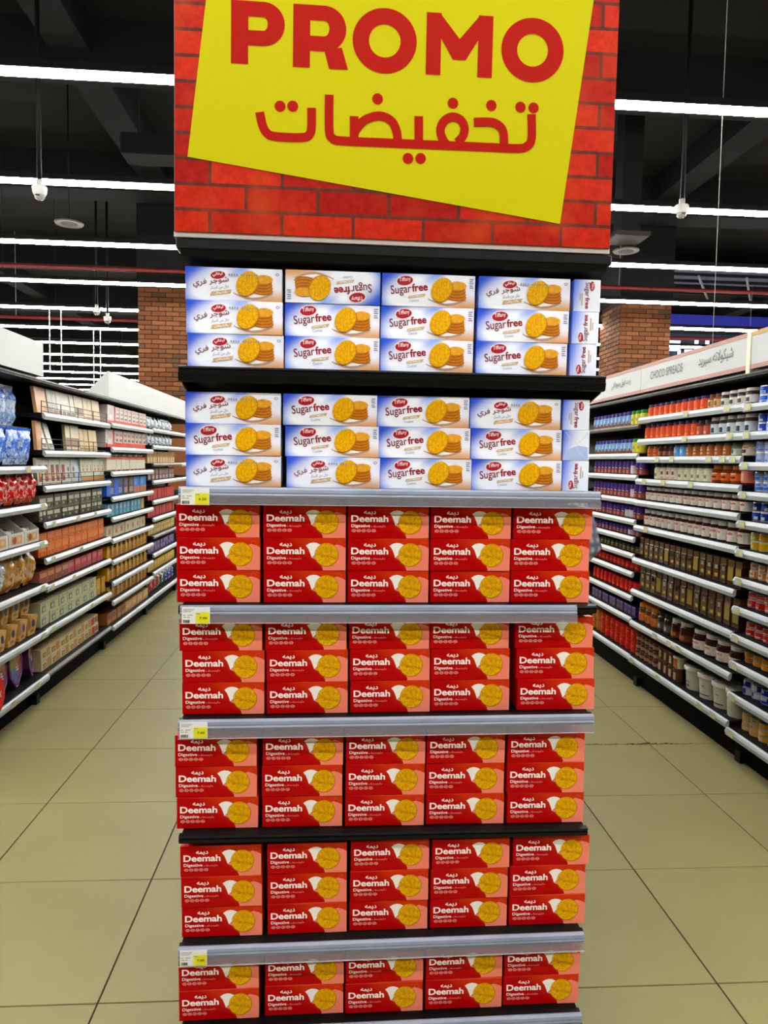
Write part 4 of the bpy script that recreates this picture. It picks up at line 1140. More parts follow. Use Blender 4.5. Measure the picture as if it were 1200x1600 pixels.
# ------------------------------------------------------------------ promo sign
def brick_print():
    m = bpy.data.materials.new('printed_brick_paper')
    m.use_nodes = True
    nt = m.node_tree
    b = nt.nodes['Principled BSDF']
    b.inputs['Roughness'].default_value = .35
    b.inputs['Specular IOR Level'].default_value = .06
    tc = nt.nodes.new('ShaderNodeTexCoord')
    sp = nt.nodes.new('ShaderNodeSeparateXYZ')
    cb = nt.nodes.new('ShaderNodeCombineXYZ')
    nt.links.new(tc.outputs['Object'], sp.inputs[0])
    def madd(src, a, dst):
        n = nt.nodes.new('ShaderNodeMath')
        n.operation = 'ADD'
        n.inputs[1].default_value = a
        nt.links.new(src, n.inputs[0])
        nt.links.new(n.outputs[0], dst)
    madd(sp.outputs['X'], 10*.1556+.330, cb.inputs[0])
    madd(sp.outputs['Z'], .0533*4-.0035, cb.inputs[1])
    br = nt.nodes.new('ShaderNodeTexBrick')
    br.inputs['Scale'].default_value = 1
    br.inputs['Brick Width'].default_value = .1556
    br.inputs['Row Height'].default_value = .0533
    br.inputs['Mortar Size'].default_value = .0042
    br.inputs['Mortar Smooth'].default_value = .25
    br.inputs['Color1'].default_value = lin((190, 40, 12))+(1,)
    br.inputs['Color2'].default_value = lin((150, 18, 8))+(1,)
    br.inputs['Mortar'].default_value = lin((88, 44, 34))+(1,)
    nt.links.new(cb.outputs[0], br.inputs['Vector'])
    no = nt.nodes.new('ShaderNodeTexNoise')
    no.inputs['Scale'].default_value = 55
    no.inputs['Detail'].default_value = 8
    no.inputs['Roughness'].default_value = .7
    nt.links.new(tc.outputs['Object'], no.inputs['Vector'])
    n2 = nt.nodes.new('ShaderNodeTexNoise')
    n2.inputs['Scale'].default_value = 9
    nt.links.new(tc.outputs['Object'], n2.inputs['Vector'])
    mr = nt.nodes.new('ShaderNodeMapRange')
    mr.inputs['From Min'].default_value = .32
    mr.inputs['From Max'].default_value = .62
    mr.inputs['To Min'].default_value = .72
    mr.inputs['To Max'].default_value = 1.15
    nt.links.new(no.outputs['Fac'], mr.inputs['Value'])
    sc = nt.nodes.new('ShaderNodeVectorMath')
    sc.operation = 'SCALE'
    nt.links.new(br.outputs['Color'], sc.inputs[0])
    nt.links.new(mr.outputs[0], sc.inputs['Scale'])
    mx = nt.nodes.new('ShaderNodeMix')
    mx.data_type = 'RGBA'
    m3 = nt.nodes.new('ShaderNodeMapRange')
    m3.inputs['From Min'].default_value = .5
    m3.inputs['From Max'].default_value = .75
    m3.inputs['To Max'].default_value = .35
    nt.links.new(n2.outputs['Fac'], m3.inputs['Value'])
    nt.links.new(m3.outputs[0], mx.inputs[0])
    nt.links.new(sc.outputs[0], mx.inputs[6])
    mx.inputs[7].default_value = lin((206, 84, 36))+(1,)
    nt.links.new(mx.outputs[2], b.inputs['Base Color'])
    return m
SZ0, SZ1 = 2.012, 2.78
sign = tag(link('promo_sign', None, None, (XC, DY, SZ0)), 'large promo sign, yellow panel on printed red brick board', 'sign')
soff = (XC, DY, SZ0)
bx0, bx1 = -.3525, .6135
link('brick_board', MB().box(bx0, bx1, DY+.0016, DY+.05, SZ0+.010, SZ1, brick_print()).mesh('brick_board', soff), sign)
link('white_edge', MB().box(bx0-.003, bx1+.002, DY+.006, DY+.055, SZ0-.001, SZ0+.010, mat('sign_edge', (190, 180, 178), .4)).mesh('white_edge', soff), sign)
for x in (bx0-.0025, bx1):
    link('side_edge', MB().box(x, x+.0025, DY+.008, DY+.05, SZ0+.01, SZ1, mat('sign_side_edge', (150, 110, 104), .3)).mesh('side_edge', soff), sign)
YEL = mat('sign_yellow', (188, 180, 0), .42, vary=.015, scale=3, spec=.05)
RED = mat('sign_red', (164, 18, 3), .42, vary=.02, scale=5, spec=.05)
kL = (-.2864+.325)/(2.5023-2.178)
kR = (.5549-.497)/(2.5535-2.0706)
zt_ = 2.72
pan = [(-.325, 2.178), (.497, 2.0706), (.5549+kR*(zt_-2.5535), zt_), (-.2864+kL*(zt_-2.5023), zt_)]
pv = [(p[0], DY, p[1]) for p in pan]+[(p[0], DY+.0015, p[1]) for p in pan]
panel = link('yellow_panel', MB().add(pv, [(0, 1, 2, 3), (7, 6, 5, 4), (0, 4, 5, 1), (1, 5, 6, 2), (2, 6, 7, 3), (3, 7, 4, 0)], YEL).mesh('yellow_panel', soff), sign)
yl = DY-.0007
B0, CAP = 2.376, .1297
def letter(name, mb):
    link(name, mb.mesh(name, soff), panel)
T = .0365
def Pl(x, leg):
    m = MB()
    m.rect(x, x+T, B0, B0+CAP, yl, RED)
    zb = B0+CAP*.30 if not leg else B0+CAP*.27
    h = (B0+CAP-zb)
    cx = x+.114-h/2
    m.rect(x+T, cx, zb, zb+T*.86, yl, RED)
    m.rect(x+T, cx, B0+CAP-T*.86, B0+CAP, yl, RED)
    m.ring(cx, zb+h/2, h/2, h/2, h/2-T, h/2-T*.86, yl, RED, 20, -math.pi/2, math.pi/2)
    if leg:
        m.poly([(x+.066, zb+.006), (x+.105, zb+.010), (x+.119, B0), (x+.119-.041, B0), (x+.050, zb+.001)][0:4], yl-.0001, RED)
    return m
letter('letter_p', Pl(-.2335, False))
letter('letter_r', Pl(-.1018, True))
letter('letter_o', MB().ring(.0958, 2.4406, .0697, .068, .0343, .0345, yl, RED, 56))
xm0, xm1, tM = .1862, .3326, .0325
letter('letter_m', MB().rect(xm0, xm0+tM, B0, B0+CAP, yl, RED).rect(xm1-tM, xm1, B0, B0+CAP, yl, RED)
       .poly([(xm0, B0+CAP), ((xm0+xm1)/2-.014, B0+.034), ((xm0+xm1)/2+.014, B0+.034), (xm1, B0+CAP), (xm1-.029, B0+CAP), ((xm0+xm1)/2, B0+.078), (xm0+.029, B0+CAP)], yl-.0001, RED))
letter('letter_o', MB().ring(.4216, 2.4396, .0697, .068, .0343, .0345, yl, RED, 56))
ST = {'teh': [(-0.1717, 2.2783), (-0.1658, 2.2522), (-0.1558, 2.2351), (-0.1368, 2.2288), (-0.0789, 2.2296), (-0.064, 2.2376), (-0.0601, 2.2535), (-0.0605, 2.2928)],
      'alef_line': [(-0.0227, 2.3221), (-0.0217, 2.2473), (-0.0148, 2.2315), (0.0044, 2.2267), (0.0926, 2.227), (0.2111, 2.2278), (0.3137, 2.2286), (0.3956, 2.2292), (0.417, 2.236), (0.4259, 2.253), (0.4238, 2.3041)],
      'dad_tooth': [(0.032, 2.2799), (0.0329, 2.2297)],
      'dad_loop': [(0.0326, 2.2459), (0.0498, 2.2686), (0.0747, 2.2812), (0.0957, 2.2823), (0.1153, 2.2719), (0.1258, 2.2505), (0.128, 2.2287)],
      'yeh_tooth': [(0.1732, 2.287), (0.1745, 2.2309)],
      'feh_loop': [(0.234, 2.2313), (0.2242, 2.2472), (0.2221, 2.2634), (0.2302, 2.2801), (0.2479, 2.2892), (0.2659, 2.2836), (0.2749, 2.2677), (0.272, 2.2495), (0.2595, 2.235)],
      'khah': [(0.2951, 2.2801), (0.3336, 2.2821), (0.3518, 2.2756), (0.3617, 2.2621), (0.3643, 2.2335)]}
am = MB()
for k, v in enumerate(ST.values()):
    am.ribbon(v, .0192, yl-.00012*k, RED)
for (a, b) in [(-0.1283, 2.2926), (-0.1011, 2.294), (0.0824, 2.3187), (0.1515, 2.1963), (0.1795, 2.1976), (0.248, 2.3184), (0.3334, 2.318), (0.3986, 2.3177), (0.428, 2.3176)]:
    am.ell(a, b, .0118, .0118, yl, RED, seg=24)
letter('arabic_lettering', am)

# ------------------------------------------------------------------ printed cartons
def grad_mat(name, fn, rough=.33):
    m = bpy.data.materials.new(name)
    m.use_nodes = True
    nt = m.node_tree
    b = nt.nodes['Principled BSDF']
    b.inputs['Roughness'].default_value = rough
    b.inputs['Specular IOR Level'].default_value = .10
    tc = nt.nodes.new('ShaderNodeTexCoord')
    sp = nt.nodes.new('ShaderNodeSeparateXYZ')
    nt.links.new(tc.outputs['Object'], sp.inputs[0])
    def math_(op, a, b2=0.0, c=0.0):
        n = nt.nodes.new('ShaderNodeMath')
        n.operation = op
        for k, v in enumerate((a, b2, c)):
            if isinstance(v, (int, float)):
                n.inputs[k].default_value = v
            else:
                nt.links.new(v, n.inputs[k])
        return n.outputs[0]
    def ramp(src, a, b2):
        n = nt.nodes.new('ShaderNodeMapRange')
        n.interpolation_type = 'SMOOTHSTEP'
        n.inputs['From Min'].default_value = a
        n.inputs['From Max'].default_value = b2
        nt.links.new(src, n.inputs['Value'])
        return n.outputs['Result']
    def mix(fac, a, b2):
        n = nt.nodes.new('ShaderNodeMix')
        n.data_type = 'RGBA'
        nt.links.new(fac, n.inputs[0])
        for k, v in ((6, a), (7, b2)):
            if isinstance(v, tuple):
                n.inputs[k].default_value = lin(v)+(1,)
            else:
                nt.links.new(v, n.inputs[k])
        return n.outputs[2]
    out = fn(sp.outputs['X'], sp.outputs['Z'], math_, ramp, mix, tc, nt)
    nt.links.new(out, b.inputs['Base Color'])
    return m
RW, RD, RH = .1885, .11, .0748
BW, BD, BHT = .213, .063, .0712
def red_fn(x, z, M, ramp, mix, tc, nt):
    a = ramp(M('ADD', x, M('MULTIPLY', z, 1.3)), .03, .11)
    return mix(a, (178, 1, 5), (206, 50, 12))
RED_F = grad_mat('red_carton_print', red_fn)
def blue_fn(x, z, M, ramp, mix, tc, nt):
    dx = M('DIVIDE', M('ADD', x, .040), .062)
    dz = M('DIVIDE', M('SUBTRACT', z, .030), .042)
    d = M('SQRT', M('ADD', M('MULTIPLY', dx, dx), M('MULTIPLY', dz, dz)))
    base = mix(ramp(d, .75, 1.35), (240, 244, 255), (70, 120, 232))
    base = mix(ramp(M('ADD', M('MULTIPLY', x, -1), M('MULTIPLY', z, 1.3)), .10, .20), base, (40, 78, 206))
    base = mix(ramp(x, -.035, .03), base, (240, 238, 250))
    arc = M('ABSOLUTE', M('SUBTRACT', M('SUBTRACT', x, M('MULTIPLY', z, .9)), -.045))
    base = mix(M('MULTIPLY', ramp(arc, .028, .004), ramp(z, .040, .075)), base, (130, 166, 244))
    warm = M('MULTIPLY', ramp(x, -.01, .08), ramp(z, .034, .0))
    base = mix(warm, base, (216, 158, 100))
    rt = M('MULTIPLY', ramp(x, .085, .105), ramp(z, .02, .06))
    return mix(rt, base, (224, 226, 246))
BLUE_F = grad_mat('blue_carton_print', blue_fn)
def end_fn(x, z, M, ramp, mix, tc, nt):
    return mix(ramp(M('ADD', x, M('MULTIPLY', z, -.25)), -.052, -.004), (70, 112, 226), (236, 240, 254))
END_F = grad_mat('blue_carton_end_print', end_fn)
def cookie_fn(x, z, M, ramp, mix, tc, nt):
    no = nt.nodes.new('ShaderNodeTexNoise')
    no.inputs['Scale'].default_value = 260
    no.inputs['Detail'].default_value = 3
    nt.links.new(tc.outputs['Object'], no.inputs['Vector'])
    a = mix(ramp(no.outputs['Fac'], .35, .7), (214, 148, 4), (236, 184, 10))
    n2 = nt.nodes.new('ShaderNodeTexNoise')
    n2.inputs['Scale'].default_value = 420
    nt.links.new(tc.outputs['Object'], n2.inputs['Vector'])
    return mix(ramp(n2.outputs['Fac'], .66, .75), a, (180, 110, 6))
COOK = grad_mat('biscuit_print', cookie_fn, .4)
COOKD = mat('biscuit_print_edge', (196, 120, 10), .4, vary=.12, scale=200)
COOKB = mat('biscuit_print_brown', (164, 84, 22), .4, vary=.15, scale=200)
PINK = mat('carton_pink', (244, 132, 108), .33, vary=.02)
PETAL = mat('carton_petal_white', (244, 238, 230), .33, vary=.02)
CREAM = mat('carton_white_letters', (255, 236, 228), .35, vary=.01)
PINKL = mat('carton_pale_pink_letters', (244, 160, 148), .35, vary=.02)
LEAFM = mat('carton_leaf_mark', (216, 70, 44), .35, vary=.02)
MAROON = mat('carton_maroon_letters', (120, 28, 44), .35, vary=.02)
CRIM = mat('carton_crimson_letters', (150, 24, 44), .35, vary=.02)
OVAL = mat('carton_oval_red', (166, 28, 50), .35, vary=.03)
TANS = mat('carton_tan_stripe', (206, 172, 122), .35, vary=.06, scale=100)
GREYS = mat('carton_grey_letters', (130, 136, 158), .35, vary=.02)
PLATE = mat('carton_plate_white', (250, 242, 232), .35, vary=.02)
PLATES = mat('carton_plate_shade', (178, 146, 124), .35, vary=.03)
TOPRED = mat('red_carton_board', (176, 8, 10), .35, vary=.03)
TOPBLUE = mat('blue_carton_board', (140, 160, 214), .35, vary=.05, scale=20)

def arc_pts(cx, cz, r, a0, a1, n=10):
    return [(cx+r*math.cos(R(a0+(a1-a0)*i/n)), cz+r*math.sin(R(a0+(a1-a0)*i/n))) for i in range(n+1)]
def red_proto():
    b = MB().box(-RW/2, RW/2, 0, RD, 0, RH, RED_F, .0012)
    y = 0.0
    k = RW/1080.0
    def P(px, py):     # design units: x 0..1080 from left, y 0..428 from top
        return (-RW/2+px*k, RH-py*k)
    art = MB()
    # pale pink field right of the dark circle
    pk_ = [P(627, 255), P(700, 292), P(750, 345), P(775, 395), P(780, 426), P(1078, 426), P(1078, 128), P(1030, 100), P(960, 80), P(880, 110), P(760, 190)]
    art.poly(pk_, y-.0004, PINK)
    pet = [P(630, 255), P(612, 200), P(588, 140), P(553, 96), P(600, 66), P(650, 55), P(700, 62), P(745, 85), P(735, 150), P(690, 205)]
    art.poly(pet, y-.0007, PETAL)
    art.ring(*P(995, 68), 34*k, 34*k, 25*k, 25*k, y-.0006, LEAFM, 12, R(0), R(200))
    # parts sharing the front
    ck = MB().ell(*P(828, 218), 158*k, 158*k, y-.0010, COOKD, seg=36).ell(*P(824, 214), 150*k, 150*k, y-.0013, COOK, seg=36)
    gx, gz = P(690, 236)
    ck.text('Digestive', gx, gz, 258*k, y-.0016, mat('biscuit_print_emboss', (178, 106, 8), .4), .004, height=56*k, rot=R(-12), res=2)
    for j in range(5):
        pts = [P(740+j*18+i*26, 130+j*13+7*math.sin(i*1.7+j)-i*5) for i in range(6)]
        ck.ribbon(pts, 3.4*k, y-.0016, mat('biscuit_print_emboss', (178, 106, 8), .4), False)
    le = MB()
    x0, z0 = P(45, 212)
    le.text('Deemah', x0, z0, 492*k, y-.0010, CREAM, .028, height=92*k, res=4)
    x0, z0 = P(212, 122)
    le.text(arabic('ديمه'), x0, z0, 160*k, y-.0010, CREAM, .022, height=60*k)
    x0, z0 = P(47, 292)
    le.text('Digestive', x0, z0, 248*k, y-.0010, CREAM, .014, height=52*k)
    x0, z0 = P(310, 284)
    le.text(arabic('دايجستف'), x0, z0, 185*k, y-.0010, PINKL, .0, height=34*k, res=2)
    for j in range(5):
        cx, cz = P(80+j*66, 326)
        le.ring(cx, cz, 29*k, 20*k, 22*k, 13*k, y-.0010, PINKL, 14)
        le.rect(cx-14*k, cx+14*k, cz-4*k, cz+4*k, y-.0010, PINKL)
    return proto('digestive_biscuit_box', b.mesh('digestive_biscuit_box'), [('printed_artwork', art.mesh('printed_artwork')), ('biscuit_picture', ck.mesh('biscuit_picture')), ('lettering', le.mesh('lettering'))], w=RW, d=RD, h=RH)
def cookies_part(P, k, y):
    pl_ = MB().poly([P(548, 285), P(620, 318), P(700, 345), P(790, 358), P(870, 345), P(960, 312), P(1015, 285), P(1010, 278), P(900, 300), P(780, 322), P(660, 305), P(560, 272)], y-.0006, PLATES)
    pl_.poly([P(548, 278), P(640, 306), P(760, 330), P(860, 320), P(1015, 274), P(985, 262), P(860, 290), P(740, 296), P(620, 272)], y-.0008, PLATE)
    ck = MB()
    for j in range(4):
        ck.ell(*P(898-j*4, 256-j*34), 116*k, 44*k, y-.0010-.0003*j, COOKB, seg=24)
        ck.ell(*P(898-j*4, 250-j*34), 112*k, 38*k, y-.00115-.0003*j, COOKD, seg=24)
    ck.ell(*P(905, 122), 106*k, 50*k, y-.0023, mat('biscuit_print_top', (224, 158, 36), .4, vary=.12, scale=200), seg=24)
    ck.ell(*P(716, 176), 122*k, 150*k, y-.0026, COOKD, rot=R(-32), seg=36)
    ck.ell(*P(711, 171), 116*k, 144*k, y-.0029, COOK, rot=R(-32), seg=36)
    return pl_, ck
def blue_proto(kind):
    b = MB().box(-BW/2, BW/2, 0, BD, 0, BHT, BLUE_F, .0010)
    k = BW/1120.0
    y = 0.0
    def P(px, py):
        return (-BW/2+px*k, BHT-py*k)
    pl_, ck = cookies_part(P, k, y)
    le = MB()
    sm = MB()
    if kind == 'en':
        le.ell(*P(272, 82), 104*k, 62*k, y-.0006, CREAM, rot=R(8)).ell(*P(272, 82), 96*k, 54*k, y-.0009, OVAL, rot=R(8))
        x0, z0 = P(208, 112)
        le.text('Tiffany', x0, z0, 138*k, y-.0012, CREAM, .004, height=60*k, rot=R(8))
        x0, z0 = P(112, 272)
        le.text('Sugar', x0, z0, 246*k, y-.0010, MAROON, .006, height=128*k, rot=R(7))
        x0, z0 = P(362, 208)
        le.text('free', x0, z0, 190*k, y-.0010, CRIM, .026, height=92*k, rot=R(7))
        le.poly([P(310, 284), P(510, 256), P(522, 222), P(322, 252)], y-.0007, TANS)
        x0, z0 = P(330, 276)
        le.text('OATMEAL', x0, z0, 165*k, y-.0010, PETAL, .005, height=22*k, rot=R(7), res=2)
        x0, z0 = P(330, 326)
        le.text('Cookies', x0, z0, 112*k, y-.0008, GREYS, 0, height=30*k, rot=R(6), res=2)
        for j, yy in enumerate((38, 62, 84, 112, 134)):
            sm.rect(*[P(1052, 0)[0], P(1098-8*(j % 2), 0)[0]], *sorted([P(0, yy)[1], P(0, yy+12)[1]]), y-.0008, GREYS)
    else:
        le.ell(*P(375, 88), 92*k, 50*k, y-.0006, CREAM, rot=R(6)).ell(*P(375, 88), 85*k, 44*k, y-.0009, OVAL, rot=R(6))
        x0, z0 = P(315, 112)
        le.text(arabic('تيفاني'), x0, z0, 120*k, y-.0012, CREAM, .02, height=52*k, rot=R(6))
        x0, z0 = P(95, 246)
        le.text(arabic('شوجر فري'), x0, z0, 415*k, y-.0010, MAROON, .008, height=96*k, rot=R(8))
        x0, z0 = P(288, 258)
        le.text(arabic('خال من السكر'), x0, z0, 215*k, y-.0010, GREYS, .006, height=42*k, rot=R(6), res=2)
        le.poly([P(285, 322), P(520, 290), P(532, 244), P(300, 276)], y-.0007, TANS)
        x0, z0 = P(330, 312)
        le.text(arabic('بالشوفان'), x0, z0, 160*k, y-.0010, CREAM, .02, height=36*k, rot=R(7), res=2)
        x0, z0 = P(500, 92)
        dc = MB()
        dt = mat('ink_date', (150, 140, 128), .5)
        for j in range(15):
            if j not in (4, 9, 12):
                dc.rect(x0+j*29*k, x0+(j*29+16)*k, z0-(2 if j % 2 else 0)*k, z0+(22 if j < 12 else 8)*k, y-.0033, dt)
        sm.ring(*P(1062, 62), 22*k, 16*k, 14*k, 9*k, y-.0008, GREYS, 12)
    extra = [('date_code', dc.mesh('date_code'))] if kind == 'ar' else []
    return proto('cookie_box', b.mesh('cookie_box'), extra+[('plate_picture', pl_.mesh('plate_picture')), ('cookie_picture', ck.mesh('cookie_picture')), ('lettering', le.mesh('lettering')), ('small_print', sm.mesh('small_print'))], w=BW, d=BD, h=BHT)
def end_proto(kind):
    wd = .0625
    b = MB().box(-wd/2, wd/2, 0, BW, 0, BHT, END_F, .0010)
    ch = []
    if kind == 'plain':
        fl_ = MB()
        m = mat('glued_flap', (172, 190, 230), .3, vary=.03)
        fl_.poly([(-wd/2+.002, .002), (wd/2-.002, .002), (wd/2-.004, BHT*.45), (.004, BHT*.5), (-wd/2+.006, BHT*.35)], -.0008, m)
        fl_.ribbon([(-wd/2+.004, BHT-.004), (0, BHT*.58), (wd/2-.004, BHT-.006)], .0012, -.001, mat('flap_crease', (206, 214, 236), .3))
        fl_.ribbon([(0, BHT*.58), (.006, BHT*.3), (wd/2-.008, .004)], .0012, -.0012, mat('flap_crease', (206, 214, 236), .3))
        ch.append(('glued_flap', fl_.mesh('glued_flap')))
    else:
        le = MB()
        sgn = 1 if kind == 'up' else -1
        # reading upward (or downward): lay out the words, then turn them by a quarter
        t = MB()
        t.ell(-.021, .011, .0115, .0065, -.0005, CREAM).ell(-.021, .011, .0106, .0058, -.0008, OVAL)
        t.text('Tiffany', -.0285, .0085, .015, -.0011, CREAM, .01, height=.0065, res=2)
        t.text('Sugar', -.0295, -.008, .032, -.0009, MAROON, .006, height=.0145)
        t.text('free', .0045, -.0045, .025, -.0009, CRIM, .024, height=.0105)
        t.rect(-.006, .022, -.0135, -.0105, -.0006, TANS)
        t.rect(-.004, .012, -.0175, -.016, -.0006, GREYS)
        for (vv, ff, mm) in zip([t.v], [t.f], [t.m]):
            pts = []
            for (a, yy, c) in vv:
                pts.append((-c*sgn, yy, BHT/2+a*sgn))
            for f, mi in zip(ff, mm):
                le.add([pts[i] for i in f], [tuple(range(len(f)))], t.mats[mi])
        ch.append(('lettering', le.mesh('lettering')))
    return proto('cookie_box', b.mesh('cookie_box'), ch, w=wd, d=BW, h=BHT)
PR = red_proto()
PB = {k: blue_proto(k) for k in ('en', 'ar')}
PE = {k: end_proto(k) for k in ('up', 'down', 'plain')}
FY = 1.65   # front plane of the boxes
LAY = ['top', 'middle', 'bottom']
COLN = ['leftmost', 'second from left', 'centre', 'second from right', 'rightmost']
# shelf 1 and 2: cookie boxes (x centres per layer from the top, measured box by box)
bx = [[[-.229, -.009, .208, .429, .575], [-.227, -.009, .207, .428, .574], [-.224, -.008, .207, .427, .572]],
      [[-.229, -.011, .202, .417, .561], [-.229, -.006, .206, .421, .563], [-.228, -.002, .211, .424, .564]]]
bt = [[['ar', 'en!', 'en', 'ar', 'down'], ['ar', 'en', 'en', 'en', 'up'], ['ar', 'en', 'en', 'en', 'up']],
      [['ar', 'en', 'en', 'ar', 'down'], ['en', 'en', 'en', 'en', 'plain'], ['ar', 'ar', 'en', 'en', 'up']]]
for s_ in range(2):
    pz = (.0732, .0710)[s_]
    hs = pz-.0004
    for l in range(3):
        for c in range(5):
            t = bt[s_][l][c]
            x = bx[s_][l][c]
            z = zt(s_, x)+.0008+(2-l)*pz
            where = '%s of %s layer on the %s shelf' % (COLN[c], LAY[l], ['upper', 'lower'][s_])
            sc = (1, 1, hs/BHT)
            rz = random.gauss(0, .006)
            if t == 'en!':
                put(PB['en'], 'upside-down blue cookie box, second from left, top layer, upper shelf', 'box', (x, FY+.002, z+hs), (0, R(180), rz), 'blue cookie boxes', sc)
            elif t in PB:
                put(PB[t], 'blue cookie box with %s lettering, %s' % ('Arabic' if t == 'ar' else 'English', where), 'box', (x, FY+.001+random.random()*.004, z), (0, -TILT[s_], rz), 'blue cookie boxes', sc)
            else:
                put(PE[t], 'blue cookie box set end-on, %s, %s' % ({'up': 'words reading upward', 'down': 'words reading downward', 'plain': 'glued flap showing'}[t], where), 'box', (x, FY+.001+random.random()*.003, z), (0, -TILT[s_], rz), 'blue cookie boxes', sc)
rx = [[[-.263, -.066, .127, .320, .515], [-.261, -.065, .128, .320, .511], [-.261, -.064, .129, .322, .513]],
      [[-.255, -.060, .134, .324, .528], [-.249, -.056, .137, .328, .533], [-.249, -.055, .139, .330, .537]],
      [[-.266, -.064, .131, .323, .518], [-.265, -.065, .131, .323, .518], [-.262, -.064, .131, .325, .521]],
      [[-.253, -.051, .147, .342, .540], [-.251, -.050, .146, .340, .534], [-.250, -.049, .146, .341, .535]],
      [[-.257, -.054, .139, .334, .528], [-.256, -.054, .139, .334, .527]]]
SHN = ['third', 'fourth', 'fifth', 'sixth', 'lowest']
for s_ in range(5):
    n = len(rx[s_])
    for l in range(n):
        for c in range(5):
            x = rx[s_][l][c]
            pz = .0751
            z = zt(s_+2, x)+.0010+(n-1-l)*pz
            lay = LAY[l] if n == 3 else ('upper', 'lower')[l]
            put(PR, 'red digestive biscuit box, %s of %s layer on the %s shelf' % (COLN[c], lay, SHN[s_]), 'box',
                (x, FY+.001+random.random()*.005, z), (0, -TILT[s_+2]+random.uniform(-.0012, .0012), random.gauss(0, .008)), 'red digestive biscuit boxes')

# price tags on the display rails
def price_tag(i, x, price, label):
    z = zt(i, x+.03)
    y = DY-.0135
    o = tag(link('price_tag', MB().rect(0, .062, -.0385, -.001, 0, PAPER).box(0, .062, .0003, .0008, -.0385, -.001, PAPER).mesh('price_tag'), None, (x, y-.001, z)), label, 'price tag', 'price tags on the display')
    yp = MB().rect(.031, .0605, -.0375, -.0125, -.0005, TICKY)
    link('yellow_panel', yp.mesh('yellow_panel'), o)
    le = MB().text(price, .039, -.028, .017, -.0009, INK, .02, height=.0055)
    le.rect(.0325, .041, -.0165, -.0148, -.0009, GREYS)
    for k in range(3):
        le.rect(.003, .003+(.026, .022, .018)[k], -.006-.0028*k, -.005-.0028*k, -.0005, GREYS)
    for (a_, b_, c_) in ((.003, .008, -.0200), (.013, .024, -.0195), (.003, .010, -.0245), (.012, .018, -.0245)):
        le.rect(a_, b_, c_, c_+.0016, -.0005, GREYS)
    link('lettering', le.mesh('lettering'), o)
    bc = MB()
    x_ = .003
    while x_ < .018:
        w_ = random.choice((.0004, .0008, .0012))
        bc.rect(x_, x_+w_, -.0365, -.0295, -.0005, INK)
        x_ += w_+random.choice((.0004, .0007))
    link('barcode', bc.mesh('barcode'), o)
price_tag(1, -.337, '6.50', 'white and yellow price tag under the blue cookie boxes')
price_tag(2, -.335, '7.00', 'white and yellow price tag on the rail between first and second red box shelves')
price_tag(3, -.340, '7.00', 'white and yellow price tag on the middle display rail')
price_tag(5, -.340, '7.00', 'white and yellow price tag on the lowest visible tagged rail')

# ================================================================== CEILING FITTINGS
def dome_camera(label, x, y, z, sc=1.0):
    root = tag(link('dome_camera', None, None, (x, y, z), (0, 0, 0), (sc, sc, sc)), label, 'camera', 'white ceiling dome cameras')
    wm = mat('camera_white', (206, 206, 198), .35, vary=.02)
    link('body', MB().lathe([(0, .052), (.058, .052), (.064, .044), (.060, .005), (.05, -.02), (.046, -.022), (0, -.022)], 20, wm).mesh('body'), root)
    link('dome', MB().lathe([(.046, -.022), (.042, -.045), (.028, -.060), (.010, -.066), (0, -.066)], 20, mat('camera_dome', (150, 150, 146), .1, vary=.02)).mesh('dome'), root)
    link('lens', MB().box(-.018, .018, -.052, -.046, -.040, -.030, INK).mesh('lens'), root)
    link('pole', MB().tube((0, 0, .05), (0, 0, (6.0-z)/sc), .02, BLACK, 10).tube((0, 0, .05), (0, 0, .11), .027, wm, 10).mesh('pole'), root)
dome_camera('white dome camera hanging below the second left light line', -2.658, 6.8, 3.86)
dome_camera('white dome camera hanging below the second right light line', 3.25, 6.8, 3.95)
dome_camera('small far dome camera hanging just under a light line', -3.992, 12.5, 3.93)
dome_camera('small far bright dome camera below the other far camera', -3.877, 12.7, 3.83)
def speaker(label, x, y, z):
    root = tag(link('ceiling_speaker', None, None, (x, y, z)), label, 'speaker', 'round ceiling speakers')
    link('rim', MB().lathe([(.10, .0), (.16, -.006), (.17, .01), (.12, .02), (.10, .0)], 24, mat('speaker_rim', (64, 62, 54), .5)).mesh('rim'), root)
    link('grille', MB().lathe([(0, .0), (.10, .0), (.10, .012), (0, .012)], 24, mat('speaker_grille', (26, 25, 22), .6)).mesh('grille'), root)
    link('drop_rod', MB().tube((0, 0, .01), (0, 0, 6-z), .01, BLACK, 6).mesh('drop_rod'), root)
speaker('round dark ceiling speaker on the left', -3.29, 9.3, 4.36)
speaker('round grey ceiling speaker on the right beside the sign', 3.808, 9.5, 4.36)
for lab, y, z, x0, x1, r in (('long red sprinkler pipe crossing below the ceiling', 11.2, 4.31, -13.9, 13.9, .03), ('farther red sprinkler pipe seen on the left', 15.35, 4.31, -13.9, 13.9, .035)):
    o = tag(link('sprinkler_pipe', MB().tube((x0, y, z), (x1, y, z), r, REDPIPE, 10).mesh('sprinkler_pipe')), lab, 'pipe', 'red sprinkler pipes')
    for xx in (-6.5, -1.2, 4.4, 9.0):
        link('pipe_hanger', MB().tube((xx, y, z), (xx, y, 6), .006, STEEL, 5).mesh('pipe_hanger'), o)
blk = tag(link('air_duct', MB().box(-2.36, -.9, 8.2, 8.55, 4.80, 5.02, beam_m, .01).mesh('air_duct')), 'black rectangular air duct hanging left of the promo sign', 'duct')
for xx in (-2.2, -1.1):
    link('duct_strap', MB().box(xx, xx+.02, 8.3, 8.32, 5.01, 6.0, BLACK).mesh('duct_strap'), blk)
